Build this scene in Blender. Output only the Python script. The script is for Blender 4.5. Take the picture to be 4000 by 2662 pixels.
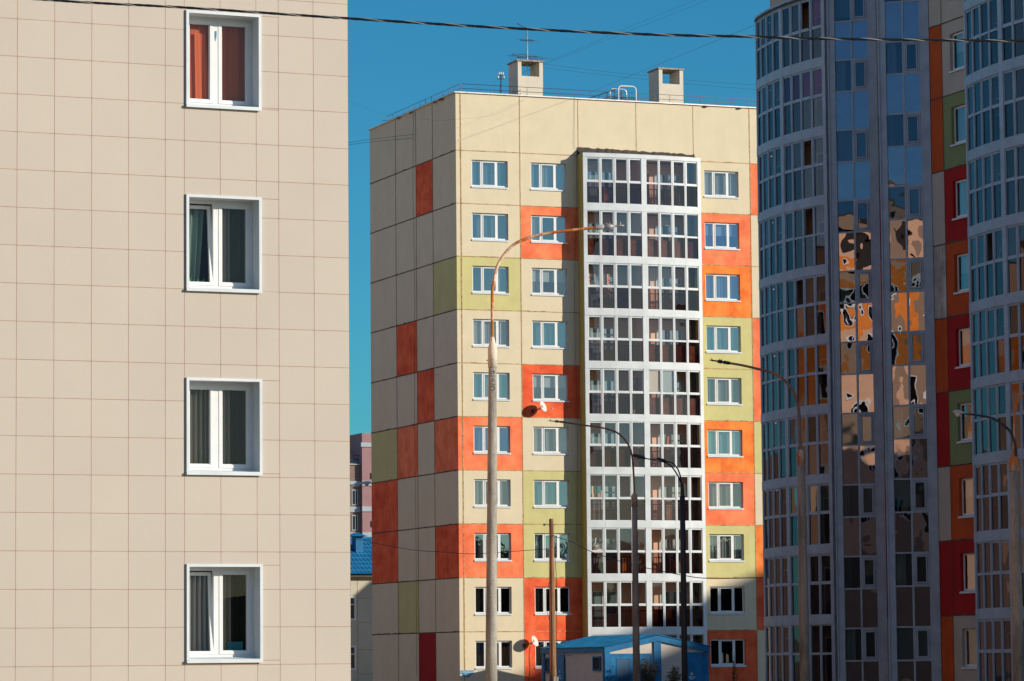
import bpy, bmesh, math, random
from mathutils import Vector, Matrix, Quaternion

for o in list(bpy.data.objects):
    bpy.data.objects.remove(o)
SC = bpy.context.scene
COL = SC.collection
random.seed(7)
R_ = math.radians

# ------------------------------------------------------------------ camera
cd = bpy.data.cameras.new('camera')
cam = bpy.data.objects.new('camera', cd)
COL.objects.link(cam)
cr = Vector((0.9325235, -0.3609937, -0.0091381))
cu = Vector((-0.0242123, -0.0877541, 0.9958479))
cf = Vector((0.3602967, 0.9284303, 0.0905733))
m = Matrix((cr, cu, -cf)).transposed().to_4x4()
m.translation = Vector((-63.834, -172.378, 1.7))
cam.matrix_world = m
cd.sensor_width = 36.0
cd.lens = 13806.33 * 36.0 / 4000.0
cd.clip_start = 1.0
cd.clip_end = 12000.0
SC.camera = cam

# ------------------------------------------------------------------ light
SUN_EL = R_(16.5)
SUN_AZ = R_(49.5)                       # from the sunlit facade's normal, to the right
sdir = Vector((math.sin(SUN_AZ) * math.cos(SUN_EL), -math.cos(SUN_AZ) * math.cos(SUN_EL), math.sin(SUN_EL)))
ld = bpy.data.lights.new('sun', 'SUN')
ld.energy = 4.5
ld.angle = R_(0.5)
ld.color = (1.0, 0.89, 0.73)
lo = bpy.data.objects.new('sun', ld)
lo.rotation_euler = (-sdir).to_track_quat('-Z', 'Y').to_euler()
COL.objects.link(lo)

W = bpy.data.worlds.new('World')
SC.world = W
W.use_nodes = True
nt = W.node_tree
nt.nodes.clear()
sky = nt.nodes.new('ShaderNodeTexSky')
sky.sky_type = 'NISHITA'
sky.sun_disc = False
sky.sun_elevation = SUN_EL
sky.sun_rotation = math.atan2(sdir.x, sdir.y)
sky.altitude = 200
sky.air_density = 1.0
sky.dust_density = 0.0
sky.ozone_density = 2.5
mul = nt.nodes.new('ShaderNodeMix')
mul.data_type = 'RGBA'
mul.blend_type = 'MULTIPLY'
mul.inputs[0].default_value = 1.0
nt.links.new(sky.outputs[0], mul.inputs[6])
# sky around the view direction tinted teal; the rest untinted to keep shade neutral
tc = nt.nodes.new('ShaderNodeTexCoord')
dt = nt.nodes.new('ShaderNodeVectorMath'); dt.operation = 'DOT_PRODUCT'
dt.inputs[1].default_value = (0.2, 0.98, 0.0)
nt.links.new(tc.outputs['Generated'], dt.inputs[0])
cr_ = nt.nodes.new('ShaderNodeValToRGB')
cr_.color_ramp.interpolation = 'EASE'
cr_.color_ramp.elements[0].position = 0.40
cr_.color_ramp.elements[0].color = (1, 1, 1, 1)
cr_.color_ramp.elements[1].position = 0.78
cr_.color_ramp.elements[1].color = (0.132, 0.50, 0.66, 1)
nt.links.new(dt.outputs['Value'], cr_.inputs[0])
# darkened sky patch added low on the left for the oriel spandrels to reflect
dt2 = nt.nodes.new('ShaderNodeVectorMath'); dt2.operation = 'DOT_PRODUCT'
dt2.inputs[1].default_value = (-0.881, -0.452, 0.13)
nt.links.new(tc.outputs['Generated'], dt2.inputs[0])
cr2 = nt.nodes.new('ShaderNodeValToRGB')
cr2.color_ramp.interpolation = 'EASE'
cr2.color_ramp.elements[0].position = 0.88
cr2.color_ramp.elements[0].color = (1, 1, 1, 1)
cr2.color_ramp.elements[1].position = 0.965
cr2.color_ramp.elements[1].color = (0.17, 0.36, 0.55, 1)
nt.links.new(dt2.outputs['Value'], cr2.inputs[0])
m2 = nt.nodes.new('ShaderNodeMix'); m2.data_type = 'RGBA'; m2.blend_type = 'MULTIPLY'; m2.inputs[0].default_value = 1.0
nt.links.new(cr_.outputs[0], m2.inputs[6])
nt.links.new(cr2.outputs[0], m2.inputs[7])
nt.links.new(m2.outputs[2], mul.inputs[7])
bg = nt.nodes.new('ShaderNodeBackground')
bg.inputs[1].default_value = 0.115
wo = nt.nodes.new('ShaderNodeOutputWorld')
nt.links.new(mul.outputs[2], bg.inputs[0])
nt.links.new(bg.outputs[0], wo.inputs[0])

SC.view_settings.view_transform = 'Standard'
SC.view_settings.look = 'None'
SC.view_settings.exposure = 0.45
SC.view_settings.gamma = 1.0
SC.render.engine = 'CYCLES'
SC.cycles.max_bounces = 8
SC.cycles.transparent_max_bounces = 16
SC.cycles.glossy_bounces = 4

# ------------------------------------------------------------------ materials
MATS = {}

def newmat(name):
    mt = bpy.data.materials.new(name)
    mt.use_nodes = True
    n = mt.node_tree
    n.nodes.clear()
    out = n.nodes.new('ShaderNodeOutputMaterial')
    MATS[name] = mt
    return mt, n, out

def coords(n, scale=(1, 1, 1)):
    g = n.nodes.new('ShaderNodeNewGeometry')
    mp = n.nodes.new('ShaderNodeMapping')
    mp.inputs['Scale'].default_value = scale
    n.links.new(g.outputs['Position'], mp.inputs[0])
    return mp.outputs[0]

def noise(n, vec, scale, detail=4, rough=0.6):
    t = n.nodes.new('ShaderNodeTexNoise')
    t.inputs['Scale'].default_value = scale
    t.inputs['Detail'].default_value = detail
    t.inputs['Roughness'].default_value = rough
    n.links.new(vec, t.inputs['Vector'])
    return t.outputs[0]

def ramp(n, src, p0, c0, p1, c1):
    r = n.nodes.new('ShaderNodeValToRGB')
    r.color_ramp.elements[0].position = p0
    r.color_ramp.elements[0].color = (*c0, 1)
    r.color_ramp.elements[1].position = p1
    r.color_ramp.elements[1].color = (*c1, 1)
    n.links.new(src, r.inputs[0])
    return r.outputs[0]

def mixc(n, fac, a, b, mode='MIX'):
    x = n.nodes.new('ShaderNodeMix')
    x.data_type = 'RGBA'
    x.blend_type = mode
    for sock, val in ((0, fac), (6, a), (7, b)):
        if hasattr(val, 'links'):
            n.links.new(val, x.inputs[sock])
        elif sock == 0:
            x.inputs[0].default_value = val
        else:
            x.inputs[sock].default_value = (*val, 1)
    return x.outputs[2]

def bump(n, src, strength, dist):
    b = n.nodes.new('ShaderNodeBump')
    b.inputs['Strength'].default_value = strength
    b.inputs['Distance'].default_value = dist
    n.links.new(src, b.inputs['Height'])
    return b.outputs[0]

def principled(n, out, col, rough=0.8, metal=0.0, nrm=None, spec=0.3):
    p = n.nodes.new('ShaderNodeBsdfPrincipled')
    if hasattr(col, 'links'):
        n.links.new(col, p.inputs['Base Color'])
    else:
        p.inputs['Base Color'].default_value = (*col, 1)
    if hasattr(rough, 'links'):
        n.links.new(rough, p.inputs['Roughness'])
    else:
        p.inputs['Roughness'].default_value = rough
    p.inputs['Metallic'].default_value = metal
    p.inputs['Specular IOR Level'].default_value = spec
    if nrm is not None:
        n.links.new(nrm, p.inputs['Normal'])
    n.links.new(p.outputs[0], out.inputs[0])
    return p

def sc(c, k):
    return tuple(min(1.0, x * k) for x in c)

def plaster(name, col, patch=0.06, streak=0.035, patchcol=None):
    """painted concrete panel: mottled paint, faint rain streaks, grainy chip surface"""
    mt, n, out = newmat(name)
    a = noise(n, coords(n), 0.9, 5, 0.65)
    b = noise(n, coords(n, (3.2, 3.2, 0.16)), 1.0, 4, 0.7)
    f = noise(n, coords(n), 26, 3, 0.7)
    c1 = ramp(n, a, 0.36, sc(col, 1 - patch), 0.62, patchcol or sc(col, 1 + patch * 0.6))
    c2 = ramp(n, b, 0.42, sc((1, 1, 1), 1 - streak), 0.6, (1, 1, 1))
    c3 = ramp(n, f, 0.3, (0.9, 0.9, 0.9), 0.7, (1.0, 1.0, 1.0))
    c = mixc(n, 1.0, mixc(n, 1.0, c1, c2, 'MULTIPLY'), c3, 'MULTIPLY')
    principled(n, out, c, 0.9, 0, bump(n, f, 0.25, 0.012), 0.15)
    return mt

plaster('cream_panel', (0.615, 0.54, 0.39), 0.04, 0.02)
plaster('orange_panel', (0.80, 0.165, 0.072), 0.12, 0.07, (0.88, 0.25, 0.115))
plaster('deep_orange_panel', (0.70, 0.085, 0.034), 0.14, 0.08, (0.82, 0.155, 0.06))
plaster('patchy_orange_panel', (0.86, 0.16, 0.035), 0.18, 0.1, (0.92, 0.28, 0.06))
plaster('green_panel', (0.52, 0.49, 0.225))
plaster('olive_panel', (0.42, 0.35, 0.10))
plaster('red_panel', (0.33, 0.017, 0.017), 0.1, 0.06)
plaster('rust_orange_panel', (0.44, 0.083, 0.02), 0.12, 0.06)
plaster('bright_orange_panel', (0.85, 0.26, 0.045), 0.14, 0.1)
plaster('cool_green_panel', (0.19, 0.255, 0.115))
plaster('peeling_panel', (0.44, 0.44, 0.39), 0.35, 0.3)
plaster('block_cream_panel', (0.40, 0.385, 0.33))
plaster('peach_panel', (0.72, 0.44, 0.29))
plaster('brown_panel', (0.32, 0.22, 0.16))
plaster('chimney_plaster', (0.60, 0.55, 0.46))
plaster('pale_wall', (0.50, 0.47, 0.38))
plaster('pink_wall', (0.29, 0.17, 0.18))
plaster('interior_wall', (0.34, 0.22, 0.14))
plaster('interior_cream', (0.80, 0.58, 0.44))
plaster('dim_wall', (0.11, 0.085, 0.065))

def tile_beige():
    mt, n, out = newmat('beige_tile')
    oi = n.nodes.new('ShaderNodeAttribute')
    oi.attribute_name = 'tile_tone'
    a = noise(n, coords(n), 0.5, 3)
    f = noise(n, coords(n), 60, 2)
    c1 = ramp(n, a, 0.35, (0.43, 0.383, 0.328), 0.65, (0.45, 0.40, 0.343))
    t = ramp(n, oi.outputs['Fac'], 0.0, (0.962, 0.962, 0.965), 1.0, (1.0, 1.0, 1.0))
    c = mixc(n, 1.0, mixc(n, 1.0, c1, t, 'MULTIPLY'), ramp(n, f, 0.3, (0.95, 0.95, 0.95), 0.7, (1, 1, 1)), 'MULTIPLY')
    principled(n, out, c, 0.6, 0, bump(n, f, 0.12, 0.004), 0.3)
tile_beige()

def simple(name, col, rough=0.6, metal=0.0, var=0.1, scale=3.0, spec=0.3, bmp=0.0):
    mt, n, out = newmat(name)
    a = noise(n, coords(n), scale, 4)
    c = ramp(n, a, 0.35, sc(col, 1 - var), 0.65, sc(col, 1 + var * 0.5))
    principled(n, out, c, rough, metal, bump(n, a, bmp, 0.01) if bmp else None, spec)

simple('white_plastic', (0.62, 0.64, 0.65), 0.35, 0, 0.05)
simple('white_metal', (0.53, 0.575, 0.60), 0.45, 0, 0.1, 1.2)
simple('grey_metal', (0.27, 0.355, 0.43), 0.45, 0, 0.14, 2.0)
simple('joint_sealant', (0.40, 0.255, 0.12), 0.9, 0, 0.5, 5)
simple('dark_joint', (0.085, 0.062, 0.045), 0.9, 0, 0.4, 5)
simple('roofing_felt', (0.07, 0.058, 0.05), 0.9, 0, 0.4, 4)
simple('tile_joint', (0.30, 0.155, 0.09), 0.8, 0, 0.3, 3)
simple('parapet_metal', (0.62, 0.60, 0.58), 0.4, 0.3, 0.2)
simple('dark_rail', (0.06, 0.05, 0.045), 0.6, 0.2, 0.2)
simple('black_paint', (0.022, 0.024, 0.03), 0.5, 0, 0.2)
simple('black_cable', (0.012, 0.012, 0.016), 0.5, 0, 0.2)
simple('pale_cable', (0.34, 0.33, 0.30), 0.4, 0.2, 0.2)
simple('lamp_grey', (0.30, 0.32, 0.34), 0.5, 0.2, 0.2)
simple('galvanised', (0.50, 0.51, 0.52), 0.4, 0.6, 0.2)
simple('kiosk_blue', (0.004, 0.125, 0.30), 0.5, 0.0, 0.25, 1.6, 0.2)
simple('kiosk_blue_roof', (0.008, 0.125, 0.27), 0.75, 0.0, 0.35, 1.4, 0.12)
simple('vent_blue', (0.004, 0.06, 0.14), 0.4)
simple('kiosk_grey', (0.47, 0.43, 0.39), 0.8, 0, 0.08)
simple('blue_tile', (0.010, 0.135, 0.30), 0.4, 0, 0.2)
simple('dark_interior', (0.018, 0.017, 0.016), 0.9, 0, 0.3)
simple('bronze_board', (0.09, 0.038, 0.026), 0.8)
simple('far_band', (0.30, 0.35, 0.40), 0.8)
simple('osb_board', (0.30, 0.17, 0.09), 0.8, 0, 0.5, 7)
simple('grey_board', (0.40, 0.36, 0.34), 0.8, 0, 0.3, 2)
simple('rail_brown', (0.17, 0.115, 0.095), 0.7)
simple('ridge_green', (0.035, 0.042, 0.022), 0.95, 0, 0.4, 0.02)
simple('sign_blue', (0.02, 0.22, 0.42), 0.4)
simple('sign_white', (0.75, 0.80, 0.82), 0.5)
simple('dish_white', (0.52, 0.53, 0.50), 0.5, 0, 0.1)
simple('skin', (0.16, 0.09, 0.065), 0.6)
simple('dark_hair', (0.02, 0.014, 0.012), 0.6)
simple('grey_shirt', (0.28, 0.31, 0.38), 0.8)
simple('dark_trousers', (0.03, 0.03, 0.04), 0.8)
simple('asphalt', (0.33, 0.27, 0.195), 0.9, 0, 0.3, 0.4)
simple('leaf_green', (0.045, 0.055, 0.018), 0.7, 0, 0.4)
simple('leaf_rust', (0.13, 0.055, 0.015), 0.7, 0, 0.4)
simple('bark', (0.06, 0.045, 0.035), 0.9)
simple('red_cloth', (0.34, 0.02, 0.02), 0.8)
simple('green_plastic', (0.01, 0.30, 0.17), 0.4)
simple('bright_green', (0.06, 0.45, 0.10), 0.5)
simple('brown_board', (0.26, 0.10, 0.04), 0.7)
simple('ochre_cloth', (0.70, 0.34, 0.06), 0.8)
simple('cream_cloth', (0.75, 0.64, 0.45), 0.8)
simple('teal_cloth', (0.04, 0.30, 0.30), 0.8)
simple('blue_card', (0.03, 0.24, 0.30), 0.7)
simple('blue_blind', (0.01, 0.13, 0.30), 0.7)
simple('rust_red', (0.36, 0.11, 0.06), 0.8)

def floral():
    mt, n, out = newmat('floral_cloth')
    v = n.nodes.new('ShaderNodeTexVoronoi')
    v.inputs['Scale'].default_value = 6
    n.links.new(coords(n), v.inputs['Vector'])
    principled(n, out, ramp(n, v.outputs['Distance'], 0.25, (0.62, 0.10, 0.07), 0.42, (0.78, 0.70, 0.58)), 0.8)
floral()

def rusty(name, paint, amount):
    mt, n, out = newmat(name)
    a = noise(n, coords(n, (1, 1, 0.6)), 2.6, 6, 0.7)
    b = noise(n, coords(n), 14, 3)
    c = ramp(n, a, amount, paint, amount + 0.1, (0.44, 0.13, 0.022))
    c = mixc(n, ramp(n, b, 0.4, (0, 0, 0), 0.7, (0.5, 0.5, 0.5)), c, (0.17, 0.055, 0.016))
    principled(n, out, c, 0.75, 0, bump(n, b, 0.3, 0.01), 0.3)
rusty('rusted_arm', (0.60, 0.50, 0.40), 0.42)
rusty('rusted_collar', (0.42, 0.33, 0.26), 0.5)
rusty('dark_rusted_arm', (0.17, 0.12, 0.10), 0.5)

def concrete(name, col):
    mt, n, out = newmat(name)
    a = noise(n, coords(n, (1, 1, 0.25)), 3.5, 6, 0.7)
    b = noise(n, coords(n), 30, 3)
    c = mixc(n, 1.0, ramp(n, a, 0.3, sc(col, 0.45), 0.66, sc(col, 1.15)), ramp(n, b, 0.3, (0.75, 0.75, 0.75), 0.65, (1, 1, 1)), 'MULTIPLY')
    principled(n, out, c, 0.9, 0, bump(n, b, 0.4, 0.01), 0.2)
concrete('pole_concrete', (0.34, 0.325, 0.29))
concrete('dark_concrete', (0.30, 0.26, 0.22))
concrete('slab_concrete', (0.34, 0.31, 0.27))
concrete('pale_slab', (0.62, 0.55, 0.47))

def wood():
    mt, n, out = newmat('old_wood')
    a = noise(n, coords(n, (9, 9, 0.5)), 1.5, 5, 0.7)
    principled(n, out, ramp(n, a, 0.32, (0.09, 0.05, 0.028), 0.66, (0.36, 0.21, 0.115)), 0.9, 0, bump(n, a, 0.6, 0.02), 0.2)
wood()

def brick(name, c1, c2, cm, scale):
    mt, n, out = newmat(name)
    t = n.nodes.new('ShaderNodeTexBrick')
    t.inputs['Color1'].default_value = (*c1, 1)
    t.inputs['Color2'].default_value = (*c2, 1)
    t.inputs['Mortar'].default_value = (*cm, 1)
    t.inputs['Scale'].default_value = scale
    t.inputs['Mortar Size'].default_value = 0.03
    g = n.nodes.new('ShaderNodeNewGeometry')
    s = n.nodes.new('ShaderNodeSeparateXYZ')
    c = n.nodes.new('ShaderNodeCombineXYZ')
    n.links.new(g.outputs['Position'], s.inputs[0])
    n.links.new(s.outputs[0], c.inputs[0])
    n.links.new(s.outputs[2], c.inputs[1])
    n.links.new(c.outputs[0], t.inputs['Vector'])
    principled(n, out, t.outputs[0], 0.9)
brick('brown_brick', (0.15, 0.098, 0.08), (0.19, 0.125, 0.10), (0.22, 0.17, 0.15), 1.6)

def glass(name, tint, refl, wav=0.0, wscale=0.6, gcol=(1, 1, 1), rough=0.0):
    mt, n, out = newmat(name)
    t = n.nodes.new('ShaderNodeBsdfTransparent')
    t.inputs[0].default_value = (*tint, 1)
    g = n.nodes.new('ShaderNodeBsdfGlossy')
    g.inputs[0].default_value = (*gcol, 1)
    g.inputs['Roughness'].default_value = rough
    lw = n.nodes.new('ShaderNodeLayerWeight')
    lw.inputs[0].default_value = 0.5
    f = n.nodes.new('ShaderNodeMath'); f.operation = 'POWER'
    n.links.new(lw.outputs['Facing'], f.inputs[0])
    f.inputs[1].default_value = 5.0
    if wav:
        b = bump(n, noise(n, coords(n), wscale, 1.5, 0.45), 1.0, wav)
        n.links.new(b, g.inputs['Normal'])
    mr = n.nodes.new('ShaderNodeMapRange')
    mr.inputs['From Min'].default_value = 0.0
    mr.inputs['From Max'].default_value = 1.0
    mr.inputs['To Min'].default_value = refl
    mr.inputs['To Max'].default_value = 1.0
    n.links.new(f.outputs[0], mr.inputs[0])
    x = n.nodes.new('ShaderNodeMixShader')
    n.links.new(mr.outputs[0], x.inputs[0])
    n.links.new(t.outputs[0], x.inputs[1])
    n.links.new(g.outputs[0], x.inputs[2])
    n.links.new(x.outputs[0], out.inputs[0])
glass('window_glass', (0.55, 0.64, 0.66), 0.24, 0.006, 0.7, (0.48, 0.73, 0.82))
glass('blue_window_glass', (0.50, 0.58, 0.66), 0.28, 0.006, 0.7, (0.34, 0.54, 0.80))
glass('grey_window_glass', (0.66, 0.69, 0.70), 0.16, 0.006, 0.7, (0.7, 0.8, 0.86))
glass('side_glass', (0.62, 0.66, 0.68), 0.12, 0.012, 0.7)
glass('near_glass', (0.74, 0.74, 0.72), 0.022, 0.004, 0.6)
glass('clear_glass', (0.90, 0.83, 0.79), 0.05, 0.01, 0.6, (0.7, 0.85, 1.0))
glass('tinted_glass', (0.47, 0.315, 0.30), 0.045, 0.01, 0.6)
glass('silvery_glass', (0.74, 0.75, 0.76), 0.10, 0.006, 0.6, (0.6, 0.8, 0.9))
glass('dim_tinted_glass', (0.33, 0.21, 0.22), 0.05, 0.006, 0.6, (0.7, 0.75, 0.9))
glass('bay_glass', (0.50, 0.50, 0.52), 0.09, 0.007, 0.6, (0.62, 0.55, 0.60))
glass('bay_tinted_glass', (0.26, 0.24, 0.25), 0.075, 0.007, 0.6, (0.62, 0.55, 0.60))
glass('purple_film_glass', (0.46, 0.13, 0.26), 0.07, 0.02, 0.5, (0.8, 0.5, 0.7))
glass('green_film_glass', (0.10, 0.42, 0.12), 0.12, 0.02, 0.5)
glass('oriel_glass', (0.40, 0.48, 0.48), 0.17, 0.010, 0.9, (0.72, 0.80, 0.90))
glass('spandrel_glass', (0.80, 0.75, 0.72), 0.42, 0.013, 0.9, (0.86, 0.80, 0.84))
glass('dark_glass', (0.30, 0.31, 0.31), 0.14)

def cloth(name, col, trans=0.4, dens=1.0):
    mt, n, out = newmat(name)
    d = n.nodes.new('ShaderNodeBsdfDiffuse')
    d.inputs[0].default_value = (*col, 1)
    t = n.nodes.new('ShaderNodeBsdfTranslucent')
    t.inputs[0].default_value = (*col, 1)
    x = n.nodes.new('ShaderNodeMixShader')
    x.inputs[0].default_value = trans
    n.links.new(d.outputs[0], x.inputs[1])
    n.links.new(t.outputs[0], x.inputs[2])
    last = x.outputs[0]
    if dens < 1:
        tr = n.nodes.new('ShaderNodeBsdfTransparent')
        y = n.nodes.new('ShaderNodeMixShader')
        y.inputs[0].default_value = dens
        n.links.new(tr.outputs[0], y.inputs[1])
        n.links.new(last, y.inputs[2])
        last = y.outputs[0]
    n.links.new(last, out.inputs[0])
cloth('sheer_curtain', (0.62, 0.64, 0.62), 0.4, 0.62)
cloth('white_curtain', (0.66, 0.68, 0.64), 0.3)
cloth('grey_curtain', (0.30, 0.29, 0.26), 0.3, 0.85)
cloth('red_curtain', (0.78, 0.20, 0.095), 0.3)
cloth('teal_curtain', (0.30, 0.46, 0.42), 0.35, 0.8)
cloth('olive_curtain', (0.16, 0.20, 0.11), 0.3, 0.8)
cloth('lace_curtain', (0.13, 0.125, 0.12), 0.3, 0.7)
cloth('net_curtain', (0.46, 0.44, 0.40), 0.3, 0.85)
cloth('dark_curtain', (0.06, 0.055, 0.05), 0.2, 0.9)

# ------------------------------------------------------------------ mesh helpers
class Frm:
    """a wall frame: x along the wall, d out of the wall, z up"""
    def __init__(s, o, x, n):
        s.o = Vector(o); s.x = Vector(x).normalized(); s.n = Vector(n).normalized()
    def __call__(s, x, d, z):
        p = s.o + s.x * x + s.n * d
        return Vector((p.x, p.y, p.z + z))
WORLD = Frm((0, 0, 0), (1, 0, 0), (0, 1, 0))

class MB:
    def __init__(s, frm=WORLD):
        s.v = []; s.f = []; s.m = []; s.names = []; s.frm = frm; s.tone = []; s.smooth = []
    def mi(s, mat):
        if mat not in s.names:
            s.names.append(mat)
        return s.names.index(mat)
    def face(s, pts, mat, tone=0.5, raw=False, smooth=False):
        b = len(s.v)
        s.v += [Vector(p) if raw else s.frm(*p) for p in pts]
        s.f.append(list(range(b, b + len(pts))))
        s.m.append(s.mi(mat)); s.tone.append(tone); s.smooth.append(smooth)
    def prism(s, base, top, mat, raw=False):
        n = len(base)
        b = len(s.v)
        s.v += [Vector(p) if raw else s.frm(*p) for p in list(base) + list(top)]
        fs = [list(range(b, b + n))[::-1], list(range(b + n, b + 2 * n))]
        for i in range(n):
            j = (i + 1) % n
            fs.append([b + i, b + j, b + n + j, b + n + i])
        s.f += fs
        s.m += [s.mi(mat)] * len(fs); s.tone += [0.5] * len(fs); s.smooth += [False] * len(fs)
    def box(s, x0, x1, d0, d1, z0, z1, mat):
        s.prism([(x0, d0, z0), (x1, d0, z0), (x1, d1, z0), (x0, d1, z0)],
                [(x0, d0, z1), (x1, d0, z1), (x1, d1, z1), (x0, d1, z1)], mat)
    def seg(s, a, b, o0, o1, z0, z1, mat):
        """box along the plan segment a-b (x,d), from offset o0 to o1 along its outward normal"""
        a = Vector(a); b = Vector(b)
        t = (b - a).normalized()
        nn = Vector((-t.y, t.x))
        q = [a + nn * o0, b + nn * o0, b + nn * o1, a + nn * o1]
        s.prism([(p.x, p.y, z0) for p in q], [(p.x, p.y, z1) for p in q], mat)
    def tube(s, pts, r, mat, sides=6, raw=False, r1=None):
        P = [Vector(p) if raw else s.frm(*p) for p in pts]
        rings = []
        n = len(P)
        up = Vector((0, 0, 1))
        tprev = None
        for i in range(n):
            t = (P[min(i + 1, n - 1)] - P[max(i - 1, 0)]).normalized()
            if tprev is None:
                ref = Vector((1, 0, 0)) if abs(t.z) > 0.9 else up
                a = t.cross(ref).normalized()
            else:
                a = (a - t * a.dot(t)).normalized()
            tprev = t
            bb = t.cross(a)
            rr = r if r1 is None else r + (r1 - r) * i / (n - 1)
            base = len(s.v)
            for k in range(sides):
                an = 2 * math.pi * k / sides
                s.v.append(P[i] + a * math.cos(an) * rr + bb * math.sin(an) * rr)
            rings.append(base)
        for i in range(n - 1):
            for k in range(sides):
                k2 = (k + 1) % sides
                s.f.append([rings[i] + k, rings[i] + k2, rings[i + 1] + k2, rings[i + 1] + k])
                s.m.append(s.mi(mat)); s.tone.append(0.5); s.smooth.append(True)
        for e in (0, n - 1):
            s.f.append([rings[e] + k for k in range(sides)])
            s.m.append(s.mi(mat)); s.tone.append(0.5); s.smooth.append(False)
    def lathe(s, c, axis, prof, mat, sides=20):
        """prof: list of (dist along axis, radius)"""
        c = Vector(c); ax = Vector(axis).normalized()
        ref = Vector((1, 0, 0)) if abs(ax.z) > 0.9 else Vector((0, 0, 1))
        a = ax.cross(ref).normalized(); bb = ax.cross(a)
        rings = []
        for h, r in prof:
            base = len(s.v)
            for k in range(sides):
                an = 2 * math.pi * k / sides
                s.v.append(c + ax * h + (a * math.cos(an) + bb * math.sin(an)) * r)
            rings.append(base)
        for i in range(len(prof) - 1):
            for k in range(sides):
                k2 = (k + 1) % sides
                s.f.append([rings[i] + k, rings[i] + k2, rings[i + 1] + k2, rings[i + 1] + k])
                s.m.append(s.mi(mat)); s.tone.append(0.5); s.smooth.append(True)
        for e in (0, -1):
            s.f.append([rings[e] + k for k in range(sides)])
            s.m.append(s.mi(mat)); s.tone.append(0.5); s.smooth.append(False)
    def build(s, name, parent=None, recalc=True):
        me = bpy.data.meshes.new(name)
        off = Vector((0, 0, 0))
        if parent is not None:
            r = parent
            while r.parent is not None:
                r = r.parent
            off = Vector(r.location)
        me.from_pydata([tuple(p - off) for p in s.v], [], s.f)
        for nm in s.names:
            me.materials.append(MATS[nm])
        me.polygons.foreach_set('material_index', s.m)
        me.polygons.foreach_set('use_smooth', s.smooth)
        if 'beige_tile' in s.names:
            at = me.attributes.new('tile_tone', 'FLOAT', 'FACE')
            at.data.foreach_set('value', s.tone)
        if recalc:
            bm = bmesh.new(); bm.from_mesh(me)
            bmesh.ops.recalc_face_normals(bm, faces=bm.faces)
            bm.to_mesh(me); bm.free()
        me.update()
        o = bpy.data.objects.new(name, me)
        COL.objects.link(o)
        if parent is not None:
            o.parent = parent
        return o

def thing(name, loc, label, cat, group=None):
    o = bpy.data.objects.new(name, None)
    o.empty_display_size = 0.2
    o.location = loc
    COL.objects.link(o)
    o['label'] = label; o['category'] = cat
    if group: o['group'] = group
    return o

def tag(o, label, cat, group=None):
    o['label'] = label; o['category'] = cat
    if group: o['group'] = group
    return o

def settle(o):
    """move a single-mesh thing's origin to its lowest centre"""
    me = o.data
    xs = [v.co.x for v in me.vertices]; ys = [v.co.y for v in me.vertices]; zs = [v.co.z for v in me.vertices]
    c = Vector(((min(xs) + max(xs)) / 2, (min(ys) + max(ys)) / 2, min(zs)))
    me.transform(Matrix.Translation(-c))
    o.location = c
    return o

# ------------------------------------------------------------------ shared builders
ZC = 1.7
def jz(i):                                    # floor joints of both panel buildings
    return 1.58005 + (9 - i) * 2.8 + ZC

def panel(mb, x0, x1, z0, z1, mat, hole=None, depth=0.17, d=0.0, rmat=None):
    if hole is None:
        mb.face([(x0, d, z0), (x1, d, z0), (x1, d, z1), (x0, d, z1)], mat)
        return
    a, b, c, e = hole
    if a > x0: mb.face([(x0, d, z0), (a, d, z0), (a, d, z1), (x0, d, z1)], mat)
    if b < x1: mb.face([(b, d, z0), (x1, d, z0), (x1, d, z1), (b, d, z1)], mat)
    mb.face([(a, d, z0), (b, d, z0), (b, d, c), (a, d, c)], mat)
    mb.face([(a, d, e), (b, d, e), (b, d, z1), (a, d, z1)], mat)
    r = rmat or mat
    mb.face([(a, d, c), (a, d - depth, c), (a, d - depth, e), (a, d, e)], r)
    mb.face([(b, d, c), (b, d - depth, c), (b, d - depth, e), (b, d, e)], r)
    mb.face([(a, d, c), (b, d, c), (b, d - depth, c), (a, d - depth, c)], r)
    mb.face([(a, d, e), (b, d, e), (b, d - depth, e), (a, d - depth, e)], r)

def joint_h(mb, x0, x1, z, mat, w=0.035, seed=0):
    rnd = random.Random(seed * 7919 + int(z * 100))
    n = max(2, int((x1 - x0) / 0.3))
    lo, hi = [], []
    for i in range(n + 1):
        x = x0 + (x1 - x0) * i / n
        blob = 0.03 if rnd.random() < 0.08 else 0
        lo.append((x, 0.008, z - w / 2 - rnd.uniform(0, 0.012)))
        hi.append((x, 0.008, z + w / 2 + rnd.uniform(0, 0.012) + blob))
    for i in range(n):
        mb.face([lo[i], lo[i + 1], hi[i + 1], hi[i]], mat)

def joint_v(mb, x, z0, z1, mat, w=0.035, seed=0, d=0.011):
    rnd = random.Random(seed * 104729 + int(x * 100))
    n = max(2, int((z1 - z0) / 0.4))
    lo, hi = [], []
    for i in range(n + 1):
        z = z0 + (z1 - z0) * i / n
        lo.append((x - w / 2 - rnd.uniform(0, 0.012), d, z))
        hi.append((x + w / 2 + rnd.uniform(0, 0.012), d, z))
    for i in range(n):
        mb.face([lo[i], hi[i], hi[i + 1], lo[i + 1]], mat)

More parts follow.
